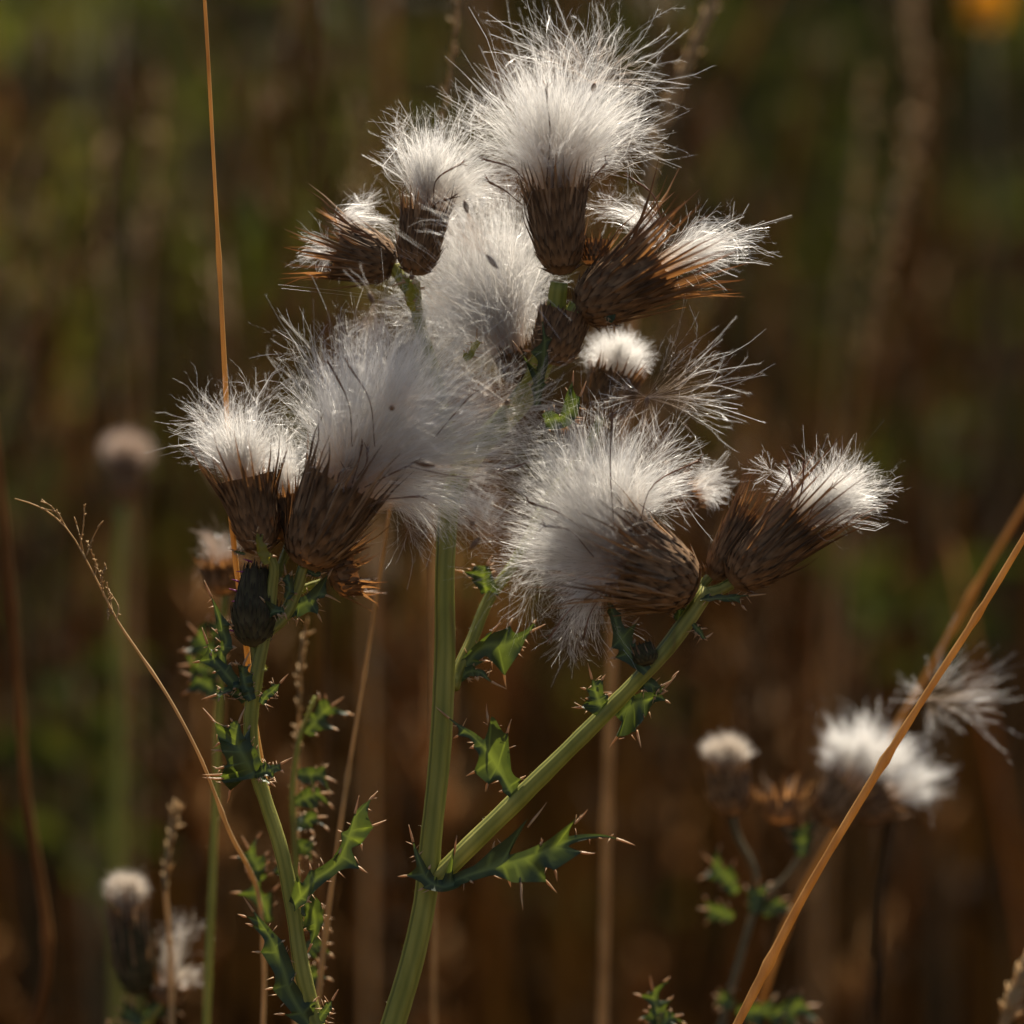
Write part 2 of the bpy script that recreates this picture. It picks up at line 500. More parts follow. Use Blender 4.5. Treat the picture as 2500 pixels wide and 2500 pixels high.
def head(plant, base, mouth, rb, rm, ells=(), rows=None, kind='tan', florets=(), lean=0.22, push=0.42, wob=0.06, per=7, blen=16, coarse=1.0, name='flower_head',
         label=None, scales=9, cupmat=None, tuft_mat=None, fluff_depth=None, bracts=True, root_t=0.45, hair_spread=0.8, bursts=1.0, smooth=False, neat=False):
    """One seed head: a scaly cup (the part) with bracts, pappus tuft and withered florets under it."""
    b, m = P(*base), P(*mouth)
    ax = unit(m - b)
    h = np.linalg.norm(m - b)
    e1 = unit(np.cross(ax, FW))
    if np.linalg.norm(np.cross(ax, FW)) < .05:
        e1 = RI
    e2 = np.cross(ax, e1)
    rbw, rmw = rb * S, rm * S
    # cup
    k, sd = 14, 28
    tt = np.linspace(0, 1, k)
    th = np.arange(sd) * 2 * math.pi / sd
    pr = profile(tt, rbw, rmw)
    V = []
    for i in range(k):
        rr = pr[i] * (1 + 0.02 * np.sin(th * 7 + i))
        V.append(b + ax * (h * tt[i] * .86) + (np.cos(th)[:, None] * e1 + np.sin(th)[:, None] * e2) * (rr * .97)[:, None])
    V = np.vstack([*V, b[None]])
    i, j = np.meshgrid(np.arange(k - 1), np.arange(sd), indexing='ij')
    j2 = (j + 1) % sd
    Q = np.stack([i * sd + j, i * sd + j2, (i + 1) * sd + j2, (i + 1) * sd + j], -1).reshape(-1, 4)
    T = [(k * sd, (q + 1) % sd, q) for q in range(sd)]
    geos = [{'V': V, 'Q': Q, 'T': T, 'attrs': {'tip': np.full(len(V), .15)}}]

    def surf(t, a):
        d = math.cos(a) * e1 + math.sin(a) * e2
        r = float(profile(t, rbw, rmw))
        r2 = float(profile(min(t + .06, 1), rbw, rmw))
        p = b + ax * (h * t * .90) + d * r
        q = b + ax * (h * (t + .06) * .90) + d * r2
        tan = unit(q - p)
        nor = unit(d - tan * np.dot(d, tan))
        return p, tan, nor, np.cross(nor, tan)

    # small overlapping scales, each a little keeled tongue with a dark spiny tip
    for r in range(scales):
        t0 = 0.02 + 0.62 * r / max(scales - 1, 1)
        n = 19
        for q in range(n):
            a = (q + .5 * (r % 2) + random.uniform(-.15, .15)) * 2 * math.pi / n
            p, tan, nor, sdv = surf(t0, a)
            L = h * (0.17 + 0.20 * r / scales) * random.uniform(.8, 1.25)
            w = rbw * (0.115 + .03 * random.random())
            sv = []
            lift = random.uniform(.0, .03) if smooth else random.uniform(.02, .20)
            for s, wf in ((0, .8), (.35, 1), (.7, .62), (1.0, .05)):
                c = p + tan * (L * s) + nor * (0.02 * rbw + L * lift * s * s)
                sv += [c - sdv * w * wf, c + nor * w * .3 * wf, c + sdv * w * wf]
            sq = []
            for i2 in range(3):
                for j3 in range(2):
                    o = i2 * 3 + j3
                    sq.append((o, o + 1, o + 4, o + 3))
            geos.append({'V': A(sv), 'Q': sq, 'attrs': {'tip': np.repeat([0, .1, .55, 1.0], 3)}})
    ho = part(name, merge(geos), cupmat or M_CUP, plant, origin=b)
    if label:
        ho['label'] = label
    # long bracts, each a thing one could pick off
    if bracts:
        if rows is None:
            rows = [(.2, 11, .5), (.34, 13, .54), (.48, 14, .58), (.61, 14, .56), (.74, 15, .46), (.84, 17, .36)]
        for ri, (t0, n, ln) in enumerate(rows):
            off = random.uniform(0, 6)
            for q in range(n):
                a = off + (q + random.uniform(-.25, .25)) * 2 * math.pi / n
                p, tan, nor, sdv = surf(t0, a)
                lean_q = lean * (ri + .6) / len(rows) * random.uniform(.2, 1.7)
                tan2 = unit(tan + nor * lean_q + sdv * random.uniform(-.09, .09))
                nor2 = unit(nor - tan2 * np.dot(nor, tan2))
                sd2 = np.cross(nor2, tan2)
                L = h * ln * random.uniform(.65, 1.4)
                wsc = rbw * 1.4 * random.uniform(.6, 1.1)
                o = bpy.data.objects.new('bract', random.choice(BRACTS[kind]))
                COL.objects.link(o)
                o.parent = ho
                mt = Matrix.Identity(4)
                loc = p + nor * (.03 * rbw) - b
                for c, (v, sc) in enumerate(((sd2, wsc), (nor2, L), (tan2, L))):
                    for rr in range(3):
                        mt[rr][c] = v[rr] * sc
                for rr in range(3):
                    mt[rr][3] = loc[rr]
                o.matrix_local = mt
    # pappus
    if ells:
        def roots(n):
            a = rng.uniform(0, 2 * math.pi, n)
            r = np.sqrt(rng.uniform(0, 1, n))
            d = np.cos(a)[:, None] * e1 + np.sin(a)[:, None] * e2
            p0 = b + ax * (h * root_t) + d * (r * rbw * .75)[:, None]
            pm = b + ax * (h * .98) + d * (r * rmw * .92)[:, None]
            return p0, pm, np.broadcast_to(unit(ax + d * (r * hair_spread)[:, None]), d.shape)
        fd = fluff_depth if fluff_depth is not None else mouth[2]
        # tips are matched to roots on the same side of the axis so that the fan does not cross itself
        geos = []
        for e in ells:
            cx, cy, rx, ry, n = e[:5]
            dz = e[5] if len(e) > 5 else 0
            rz = e[6] if len(e) > 6 else (rx + ry) / 2
            n = int(n * .28)
            rad3 = A([rx, ry, rz]) * S
            nc = max(6, n // 16)
            cv = unit(rng.normal(size=(nc, 3))) * np.clip(rng.normal(.72, .27, (nc, 1)), .05, 1.35)
            ci = rng.integers(0, nc, n)
            v = cv[ci] + rng.normal(size=(n, 3)) * .13
            stray = rng.random((n, 1)) < (.0 if neat else .10)
            if neat:
                v = unit(v) * np.clip(rng.normal(.86, .17, (n, 1)), .3, 1.22)
            v = v * np.where(stray, rng.uniform(1.0, 1.45, (n, 1)), 1.0)
            c = P(cx, cy, fd + dz)
            tips = c + RI * (v[:, :1] * rad3[0]) + UP * (v[:, 1:2] * rad3[1]) + FW * (v[:, 2:] * rad3[2])
            # detached seeds inside the tuft: little stars of hair
            for q in range(int(n / 110 * bursts)):
                hv = unit(rng.normal(size=3)) * rng.uniform(.2, .95)
                hub = c + RI * hv[0] * rad3[0] + UP * hv[1] * rad3[1] + FW * hv[2] * rad3[2]
                od = unit(unit(hub - m) * 1.0 + .7 * rng.normal(size=3))
                nb = 34
                dd = unit(od + .75 * rng.normal(size=(nb, 3)))
                LL = (rng.uniform(55, 150, (nb, 1)) * S) * min(1.0, (rx + ry) / 200)
                t2 = hub + dd * LL + rng.normal(size=(nb, 3)) * LL * .16
                Cb = bez(np.repeat(hub[None], nb, 0), hub + dd * LL * .5, t2, 7, .06)
                rb_ = ribbons(Cb, HW * coarse, HW * .6 * coarse)
                rb_['attrs']['along'] = np.clip(rb_['attrs']['along'] + .4, 0, 1)
                geos.append(rb_)
                if per:
                    geos.append(barbs(Cb, per, blen * S, HW * .45 * coarse, .4))
            p0, pm, axd = roots(n)
            rel = tips - b
            x, y, z = rel @ e1, rel @ e2, rel @ ax
            ang = np.arctan2(y, x) + rng.normal(0, .35, n)
            rad = np.clip(np.hypot(x, y) / np.maximum(np.abs(z) * 1.0, h * .6) , 0, 1.2)
            rad = np.clip(rad * rng.uniform(.5, 1.1, n), 0.02, 1)
            d = np.cos(ang)[:, None] * e1 + np.sin(ang)[:, None] * e2
            p0 = b + ax * (h * root_t) + d * (rad * rbw * .75)[:, None]
            pm = b + ax * (h * .98) + d * (rad * rmw * .92)[:, None]
            axd = unit(ax + d * (rad * hair_spread)[:, None])
            L = np.linalg.norm(tips - pm, axis=1, keepdims=True)
            p1 = pm + axd * (L * push)
            C = bez(p0, p1, tips, 8, (.015 if neat else wob) * (rng.random((n, 1, 1)) ** 3 * 1.5 + .6))
            geos.append(ribbons(C, HW * coarse, HW * .5 * coarse))
            ns = 3 if neat else n // 5
            geos.append(ribbons(C[:ns] + rng.normal(size=(ns, 1, 3)) * 6 * S, HW * 2.3 * coarse, HW * 1.3 * coarse))
            if per:
                geos.append(barbs(C, per, blen * S, HW * .55 * coarse, .55))
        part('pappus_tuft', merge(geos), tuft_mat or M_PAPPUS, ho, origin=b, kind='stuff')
    for f in florets:
        pts = spline(PP([(q[0], q[1], q[2] * .62) for q in f]), 9)
        g = [tube(pts, [1.6 * S, 1.4 * S, 2.2 * S, 3.4 * S], 5)]
        tipd = unit(pts[-1] - pts[-3])
        for q in range(3):
            d = unit(tipd + .5 * rng.normal(size=3))
            g.append(cone(pts[-1], pts[-1] + d * S * random.uniform(14, 26), 1.7 * S, .4 * S, 4))
        part('withered_floret', merge(g), M_FLORET, ho, origin=pts[0])
    return ho


# ---------------------------------------------------------------- spiny leaves
def leaf(plant, mid, lobes=(), w=18, d=0.0, mat=None, tilt=None, spine=0.3, label=None, depth_rng=0.3, extra=11):
    """mid: midrib in photograph pixels, last point the tip spine; lobes: (t along the midrib, tip x, tip y[, half width])."""
    n = 14
    mid = [(p[0], p[1], (p[2] if len(p) > 2 else 0) + d) for p in mid]
    M = spline(PP(mid), n)
    L = np.linalg.norm(np.diff(M, axis=0), axis=1).sum()
    if tilt is None:
        tilt = (random.uniform(-.6, .6), random.uniform(-.6, .6))
    nrm = unit(-FW + RI * tilt[0] + UP * tilt[1])
    N = 64
    tipcut = 1 - min(.3, 40 * S / L)
    MM = spline(M, 400)
    u = np.linspace(0, 1, N)
    C = MM[np.clip((u * tipcut * 399).astype(int), 0, 399)]
    T_ = unit(np.gradient(C, axis=0))
    side = unit(np.cross(T_, nrm))
    nn = np.cross(side, T_)
    env = (0.45 + .55 * np.sin(math.pi * np.clip(u * .9 + .1, 0, 1))) * (1 - u ** 3 * .9)
    hw = w * .82 * S * env
    off = {-1: -side * hw[:, None], 1: side * hw[:, None]}
    sp = [tube(spline([C[-2], C[-1], M[-1]], 6), [3.4 * S, 2.6 * S, .5 * S], 5)]
    lob = {-1: [], 1: []}
    for lb in lobes:
        t, tx, ty = lb[:3]
        wl = lb[3] if len(lb) > 3 else 20
        k = min(int(t / tipcut * (N - 1)), N - 2)
        b = C[k]
        dd = (np.dot(b - CAM, FW) - FOCUS) / S
        flat = P(tx, ty, dd)
        ll = np.linalg.norm(flat - b)
        tip = P(tx, ty, dd + random.uniform(-1, 1) * depth_rng * ll / S)
        sg = 1 if np.dot(tip - b, side[k]) > 0 else -1
        lob[sg].append((k, tip, wl, ll))
    # small teeth between the drawn lobes
    for sg in (-1, 1):
        for q in range(3):
            k = random.randrange(5, N - 8)
            if all(abs(k - z[0]) > 7 for z in lob[sg]):
                ll = w * S * random.uniform(.9, 1.7)
                tip = C[k] + side[k] * sg * ll + T_[k] * ll * random.uniform(.1, .8) + nn[k] * ll * random.uniform(-.5, .5)
                lob[sg].append((k, tip, 9, ll))
    for sg in (-1, 1):
        acc, tot = np.zeros((N, 3)), np.zeros((N, 1))
        for k, tip, wl, ll in lob[sg]:
            sig = max(4.5, wl * 1.45 * S / (L * tipcut) * (N - 1))
            wt = (np.clip(1 - np.abs((np.arange(N) - k) / sig), 0, 1) ** 1.5)[:, None]
            wt = wt * np.where(wt > .98, 3.0, 1.0)
            acc += ((tip - C[k]) * .72)[None] * wt
            tot += wt
        off[sg] = off[sg] * np.clip(1 - tot, 0, 1) + acc / np.maximum(tot, 1.0)
        for k, tip, wl, ll in lob[sg]:
            e = C[k] + off[sg][k]
            m1 = e * .5 + tip * .5 + nn[k] * ll * random.uniform(-.05, .05)
            sp.append(tube(spline([e * .85 + C[k] * .15, e, m1, tip], 7), [2.2 * S, 3.4 * S, 2.0 * S, .45 * S], 5))
    rows = []
    ph = random.uniform(0, 6)
    for sg, fr in ((-1, 1.0), (-1, .68), (-1, .34), (1, 0.0), (1, .34), (1, .68), (1, 1.0)):
        o_ = off[sg] * fr
        mag = np.linalg.norm(o_, axis=1, keepdims=True)
        rows.append(C + o_ + nn * (mag * (.22 * fr + .16 * np.sin(u * 24 + ph + sg)[:, None] * fr)))
    V = np.stack(rows, 1).reshape(-1, 3)
    ii, jj = np.meshgrid(np.arange(N - 1), np.arange(6), indexing='ij')
    Q = np.stack([ii * 7 + jj, ii * 7 + jj + 1, (ii + 1) * 7 + jj + 1, (ii + 1) * 7 + jj], -1).reshape(-1, 4)
    vein = np.tile([0.0, 0.12, .2, 1.0, .2, .12, 0.0], (N, 1))
    for sg, cols in ((-1, (1, 2)), (1, (4, 5))):
        for k, *_r in lob[sg]:
            for c_ in cols:
                vein[k, c_] = .8
    geos = [{'V': V, 'Q': Q, 'attrs': {'rib': vein.ravel() * .8}}]
    edge = {-1: C + off[-1], 1: C + off[1]}
    # small marginal prickles
    for q in range(extra):
        i = random.randrange(3, N - 3)
        sgn = random.choice((-1, 1))
        p = edge[sgn][i]
        sp.append(cone(p, p + unit(side[i] * sgn + T_[i] * random.uniform(-.2, .9) + .4 * rng.normal(size=3)) * S * random.uniform(9, 24), 1.5 * S, .3 * S, 4))
    o = part('leaf', merge(geos), mat or M_LEAF, plant, origin=M[0])
    if label:
        o['label'] = label
    part('spine', merge(sp), M_SPINE, o, origin=M[0], kind='stuff')
    return o


def zl(ox, oy, s, pts):
    """points read in an enlarged crop -> photograph pixels"""
    return [(ox + p[0] * s, oy + p[1] * s, *p[2:]) for p in pts]


def zlob(ox, oy, s, lobes):
    return [(t, ox + x * s, oy + y * s, *r) for t, x, y, *r in lobes]


def fuzz(p, rr, n, ln=10):
    """short soft hairs standing on a stem"""
    t, a, b = frames(p)
    i = rng.integers(0, len(p) - 1, n)
    f = rng.random((n, 1))
    th = rng.uniform(0, 2 * math.pi, n)
    d = np.cos(th)[:, None] * a[i] + np.sin(th)[:, None] * b[i]
    c = p[i] * (1 - f) + p[i + 1] * f
    r = np.asarray(rr)[i][:, None]
    e = unit(d + .6 * rng.normal(size=(n, 3)))
    p0 = c + d * r * .97
    p2 = p0 + e * (ln * S * rng.uniform(.4, 1.3, (n, 1)))
    w = unit(np.cross(e, rng.normal(size=(n, 3)))) * .35 * S
    return {'V': np.stack([p0 - w, p0 + w, p2], 1).reshape(-1, 3), 'T': np.arange(3 * n).reshape(-1, 3)}


def knobs(n, amp=.06):
    """slow uneven swelling along a stem"""
    x = np.linspace(0, 1, n)
    return 1 + amp * (np.sin(x * 23 + rng.uniform(0, 6)) * .5 + np.sin(x * 51 + rng.uniform(0, 6)) * .35 + .3 * rng.normal(size=n))


def stem_part(plant, pts, rad, name='stem', mat=None, sides=40, ridge=.075, n=40, ridges=6, label=None, prickles=0):
    p = spline(PP(pts), n)
    rr = np.interp(np.linspace(0, 1, n), np.linspace(0, 1, len(rad)), rad) * S * knobs(n, .035)
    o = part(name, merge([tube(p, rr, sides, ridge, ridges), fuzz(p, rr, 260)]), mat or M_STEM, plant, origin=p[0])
    if label:
        o['label'] = label
    return o


def ground_of(p):
    return A([p[0], p[1], 0.0])


def to_ground(px, py, d):
    """a point where a stem that leaves the frame at (px, py, d) reaches the soil, as a world point"""
    p = P(px, py, d)
    return A([p[0], p[1] + .02, 0.0])


def rooted_stem(plant, pts, rad, root, **kw):
    name = kw.pop('name', 'stem')
    n = kw.get('n', 50)
    q = spline(PP(pts), n)
    f = np.linspace(0, 1, 8)[:-1, None]
    d = unit(q[0] - q[1])
    drop = np.linalg.norm(root - q[0])
    low = (1 - f) ** 2 * root + 2 * f * (1 - f) * (q[0] + d * drop * .4) + f ** 2 * q[0]
    p = np.vstack([low, q])
    rr = np.concatenate([np.linspace(rad[0] * 1.2, rad[0], 8)[:-1], np.interp(np.linspace(0, 1, n), np.linspace(0, 1, len(rad)), rad)])
    rr = rr * S * knobs(len(p), .035)
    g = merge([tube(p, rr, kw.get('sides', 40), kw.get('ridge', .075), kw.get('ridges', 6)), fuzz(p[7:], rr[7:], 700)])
    return part(name, g, kw.get('mat', M_STEM), plant, origin=p[0])


# ================================================================ the setting
def sheet(name, x0, x1, y0, y1, nx, ny, zf, mat):
    xs, ys = np.linspace(x0, x1, nx), np.linspace(y0, y1, ny)
    X, Y = np.meshgrid(xs, ys)
    V = np.stack([X, Y, zf(X, Y)], -1).reshape(-1, 3)
    i, j = np.meshgrid(np.arange(ny - 1), np.arange(nx - 1), indexing='ij')
    o = i * nx + j
    Q = np.stack([o, o + 1, o + nx + 1, o + nx], -1).reshape(-1, 4)
    ob = part(name, {'V': V, 'Q': Q}, mat, None, origin=A([0., 0., 0.]))
    ob['kind'] = 'structure'
    return ob


sheet('ground', -150, 150, -60, 240, 61, 61, lambda x, y: 0.0 * x - .002 + .0 * y, M_GROUND)
sheet('hill', -150, 150, 60, 230, 40, 24, lambda x, y: np.maximum(0, (y - 64) * .06 * (1 + .3 * np.sin(x * .05))) - .05, M_HILL)

# dry undergrowth: one mass of old blades between everything
def blades_mass(n, xr, yr, hr, wr, lean, seed, clump=0):
    r = np.random.default_rng(seed)
    y = r.uniform(*yr, n)
    x = r.uniform(-1, 1, n) * (xr[0] + xr[1] * y)
    if clump:
        m = n // clump
        y = np.repeat(y[:m], clump)
        x = np.repeat(x[:m], clump) + r.normal(0, .009, m * clump)
        y = y + r.normal(0, .012, m * clump)
        n = m * clump
    h = r.uniform(*hr, n) * (1 - .25 * r.random(n) ** 3)
    az = r.uniform(0, 2 * math.pi, n)
    ln = r.normal(0, lean, (n, 2)) * h[:, None]
    w = r.uniform(*wr, n)
    rows = []
    for s, wf in ((0, .9), (.4, 1), (.75, .8), (1, .08)):
        c = np.stack([x + ln[:, 0] * s ** 1.7, y + ln[:, 1] * s ** 1.7, h * s * (1 - .08 * s)], -1)
        sd = np.stack([np.cos(az + s * .6), np.sin(az + s * .6), 0 * az], -1) * (w * wf)[:, None]
        rows += [c - sd, c + sd]
    V = np.stack(rows, 1).reshape(-1, 3)
    o = (np.arange(n) * 8)[:, None] + 2 * np.arange(3)[None]
    Q = np.stack([o, o + 1, o + 3, o + 2], -1).reshape(-1, 4)
    return {'V': V, 'Q': Q}


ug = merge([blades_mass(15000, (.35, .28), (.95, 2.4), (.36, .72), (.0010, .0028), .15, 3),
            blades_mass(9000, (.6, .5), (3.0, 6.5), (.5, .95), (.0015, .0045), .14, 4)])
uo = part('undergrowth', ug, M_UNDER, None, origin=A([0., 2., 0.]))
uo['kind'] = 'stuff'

# the far herbage that closes the view: leaves in one mass
def leaf_mass(n, yr, zr, size, seed):
    r = np.random.default_rng(seed)
    y = r.uniform(*yr, n)
    x = r.uniform(-1, 1, n) * (.7 + .5 * y)
    z = r.uniform(*zr, n) * (0.85 + .15 * np.sin(x * 3 + y * 5))
    c = np.stack([x, y, z], -1)
    d = unit(r.normal(size=(n, 3)) + A([0, 0, .4]))
    s = unit(np.cross(d, r.normal(size=(n, 3))))
    L = r.uniform(*size, n)[:, None]
    nn = np.cross(d, s)
    V = np.stack([c, c + d * L * .5 + s * L * .22 + nn * L * .06, c + d * L, c + d * L * .5 - s * L * .22 + nn * L * .06], 1).reshape(-1, 3)
    return {'V': V, 'Q': np.arange(4 * n).reshape(-1, 4)}


dg = blades_mass(440, (.10, .20), (.76, 1.5), (.52, .98), (.0005, .0012), .04, 8, 11)
do = part('dry_grass', dg, M_STRAWSHADE, None, origin=A([0., 1.4, 0.]))
do['kind'] = 'stuff'
def ring_mass(n, seed):  # unseen meadow leaves around the camera, added to cut the sky fill
    g = leaf_mass(n, (2.4, 7.5), (.1, 1.45), (.03, .075), seed)
    r = np.random.default_rng(seed)
    a = np.repeat(r.uniform(.9, 2 * math.pi - .9, n), 4)
    V = g['V']
    x, y = V[:, 0] * .25, np.clip(V[:, 1] - 1.2, .9, 9)
    g['V'] = np.stack([x * np.cos(a) + y * np.sin(a), -x * np.sin(a) + y * np.cos(a), V[:, 2]], -1)
    return g


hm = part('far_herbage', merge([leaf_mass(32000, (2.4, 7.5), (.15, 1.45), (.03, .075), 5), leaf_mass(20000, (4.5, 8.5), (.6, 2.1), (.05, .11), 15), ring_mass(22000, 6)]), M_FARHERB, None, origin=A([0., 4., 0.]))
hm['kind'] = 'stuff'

# ---------------------------------------------------------------- leafy green herbs behind the dry grass
def herb_proto(i, yellow=False):
    r = random.Random(100 + i)
    hgt = r.uniform(.82, 1.05)
    st = spline([(0, 0, 0), (r.uniform(-.02, .02), r.uniform(-.02, .02), hgt * .5), (r.uniform(-.05, .05), r.uniform(-.05, .05), hgt)], 10)
    g = [tube(st, [.0032, .0022, .0012], 6)]
    lv = []
    for q in range(46):
        u = r.uniform(.55, 1.0)
        p = st[int(u * 9)] if u < 1 else st[9]
        a = r.uniform(0, 6.28)
        L = r.uniform(.035, .075) * (1.25 - .5 * u)
        out = A([math.cos(a), math.sin(a), r.uniform(-.2, .8)])
        out = unit(out)
        pts = spline([p, p + out * L * .5 + A([0, 0, L * .1]), p + out * L - A([0, 0, L * .12])], 6)
        s = np.linspace(0, 1, 6)
        hw = L * r.uniform(.13, .24) * np.sin(math.pi * np.clip(s * .92 + .06, 0, 1))
        lv.append(blade(pts, hw, A([0.2 * math.cos(a), .2 * math.sin(a), 1.0]), .3, .25))
    fl = []
    if yellow:
        top = st[-1]
        for q in range(9):
            a = q * .7
            d = A([math.cos(a), math.sin(a), .3])
            fl.append(blade(spline([top, top + d * .008, top + d * .016], 5), [.001, .003, .004, .003, .0008], A([0, 0, 1.0]), .2))
    return merge(g), merge(lv), merge(fl) if fl else None


HP = []
for i in range(5):
    g, lv, fl = herb_proto(i, i == 4)
    ms = make_mesh('stem', g['V'], g['Q'], g['T'])
    ms.materials.append(M_HERBSTEM)
    ml = make_mesh('foliage', lv['V'], lv['Q'], None, lv['attrs'])
    ml.materials.append(M_HERB)
    mf = None
    if fl:
        mf = make_mesh('flower', fl['V'], fl['Q'], None, fl['attrs'])
        mf.materials.append(M_YELLOW)
    HP.append((ms, ml, mf))


def put_herb(x, y, k, rz, sc, label, group='green herbs behind the dry grass'):
    e = empty('leafy_herb', A([x, y, 0.0]), label, 'herb', group)
    e.rotation_euler = (0, 0, rz)
    e.scale = (sc, sc, sc)
    for me, nm in zip(HP[k], ('stem', 'foliage', 'flower')):
        if me is None:
            continue
        o = bpy.data.objects.new(nm, me)
        COL.objects.link(o)
        o.parent = e
        if nm == 'foliage':
            o['kind'] = 'stuff'
    return e


r = random.Random(11)
for i in range(52):
    y = .486 + .66 + 1.3 * (i + r.random()) / 52
    x = r.uniform(-1, 1)
    if x > .1 and r.random() < .5:
        x = -x
    x *= .20 * y + .08
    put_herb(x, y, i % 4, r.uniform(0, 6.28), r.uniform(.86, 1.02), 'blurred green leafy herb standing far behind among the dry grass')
yp = P(2408, 14, 5000)
yr = A([yp[0] + .02, yp[1] + .02, 0.0])
ye = empty('yellow_flower', yr, 'single orange yellow flower on a thin stem, far top corner of the field', 'flower')
part('stem', tube(spline([yr, (yr + yp) / 2 + A([.01, 0, 0]), yp], 12), [.0016, .0012, .0009], 6), M_HERBSTEM, ye, origin=yr)
for q in range(11):
    a_ = q * 2 * math.pi / 11
    d_ = unit(A([math.cos(a_), -.35, math.sin(a_)]))
    part('petal', blade(spline([yp + d_ * .001, yp + d_ * .0045, yp + d_ * .008], 6), A([.0006, .0013, .0018, .0018, .0013, .0004]), A([0, -1.0, .3]), .2), M_YELLOW, ye, origin=yp)
part('flower_disc', tube(spline([yp + A([0, .002, 0]), yp - A([0, .002, 0]), yp - A([0, .004, .0])], 5), [.0015, .002, .0015], 8), M_STRAWBROWN, ye, origin=yp)


def green_sprig(px, py, d, n, size, label):
    """a thin shoot with a few broad leaves catching the sun"""
    top = P(px, py, d)
    root = A([top[0] + random.uniform(-.03, .03), top[1] + .02, 0])
    e = empty('leafy_shoot', root, label, 'herb', 'sunlit green shoots in the dark stand')
    st = spline([root, (root + top) / 2 + A([.01, 0, 0]), top], 10)
    part('stem', tube(st, [.0016, .0012, .0007], 6), M_HERBSTEM, e, origin=root)
    for q in range(n):
        a = q * 2.4 + random.uniform(-.4, .4)
        b = top - A([0, 0, 1]) * .006 * q
        o = unit(A([math.cos(a), math.sin(a) * .6, random.uniform(.0, .5)]))
        L = size * random.uniform(.45, .85)
        g = blade(spline([b, b + o * L * .5 + A([0, 0, L * .12]), b + o * L], 7), L * A([.03, .14, .2, .21, .16, .08, .01]), A([random.uniform(-.8, .8), -1.2, .6]), .25, .15)
        part('leaf', g, M_SPRIG, e, origin=b)


green_sprig(2290, 1050, 5200, 4, .030, 'small sunlit green shoot between dark stems, upper right of the compact brush head')
green_sprig(2275, 1475, 5000, 5, .040, 'bright green shoot above the lower right white tuft')
green_sprig(2090, 1420, 5600, 4, .034, 'dim green shoot left of the bright green one')
green_sprig(190, 1660, 4200, 6, .038, 'blurred green shoot behind the branched grass')
green_sprig(170, 1860, 4200, 5, .036, 'lower blurred green shoot at the left edge')
green_sprig(215, 2080, 4400, 4, .034, 'pale green shoot above the capped dark bud')
green_sprig(15, 620, 6000, 4, .034, 'yellow green shoot cut by the left edge')
green_sprig(2080, 1180, 7000, 3, .03, 'faint green shoot behind the compact brush head')

# ---------------------------------------------------------------- dry grass stalks
def stalk_proto(i):
    r = random.Random(300 + i)
    hgt = 1.0
    bend = r.uniform(-.06, .06)
    st = spline([(0, 0, 0), (bend * .3, r.uniform(-.02, .02), .4), (bend, r.uniform(-.04, .04), .8), (bend * 2.2, r.uniform(-.08, .08), 1.0)], 12)
    g = [tube(st, [.0017, .0014, .0010, .0006], 5)]
    if i % 3 != 2:
        for q in range(26):
            u = r.uniform(.74, 1.0)
            f = u * 11
            a = min(int(f), 10)
            p = st[a] + (st[a + 1] - st[a]) * (f - a)
            ang = r.uniform(0, 6.28)
            d = unit(A([math.cos(ang) * .35, math.sin(ang) * .35, 1.0]))
            L = r.uniform(.012, .026)
            g.append(cone(p, p + d * L, .0013, .0003, 4))
    for q in range(2):
        u = r.uniform(.15, .5)
        p = st[int(u * 11)]
        ang = r.uniform(0, 6.28)
        L = r.uniform(.12, .25)
        d = A([math.cos(ang), math.sin(ang), 0])
        lp = spline([p, p + d * L * .3 + A([0, 0, L * .5]), p + d * L * .8 + A([0, 0, L * .55])], 7)
        b = blade(lp, np.linspace(.0012, .0003, 7), A([math.cos(ang) * -.5, math.sin(ang) * -.5, 1.0]), .3)
        g.append(b)
    m = merge(g)
    me = make_mesh('dry_grass_stalk', m['V'], m['Q'], m['T'], m['attrs'])
    me.materials.append((M_TANSHADE, M_STRAWSHADE, M_STRAWBROWN, M_STRAWSHADE)[i % 4])
    return me


SP = [stalk_proto(i) for i in range(8)]
r = random.Random(23)
NST = 280
for i in range(NST):
    y = .486 + .26 + 1.3 * ((i % 7 * 40 + i // 7 + r.random()) / 280) ** 1.2
    if i % 7 == 0:
        cl = r.uniform(-1, 1)
    x = cl * (.185 * y + .03) + r.gauss(0, .008)
    o = bpy.data.objects.new('dry_grass_stalk', SP[r.randrange(8)])
    COL.objects.link(o)
    o.location = (x, y, 0)
    o.rotation_euler = (r.gauss(0, .06), r.gauss(0, .07), r.uniform(0, 6.28))
    hs = r.uniform(.58, .86) if r.random() < .75 else r.uniform(.86, 1.0)
    tk = r.uniform(.8, 1.3)
    o.scale = (tk, tk, hs)
    tag(o, 'out of focus dry brown grass stalk in the stand behind the thistles', 'grass stalk', 'dry grass stalks behind the thistles')

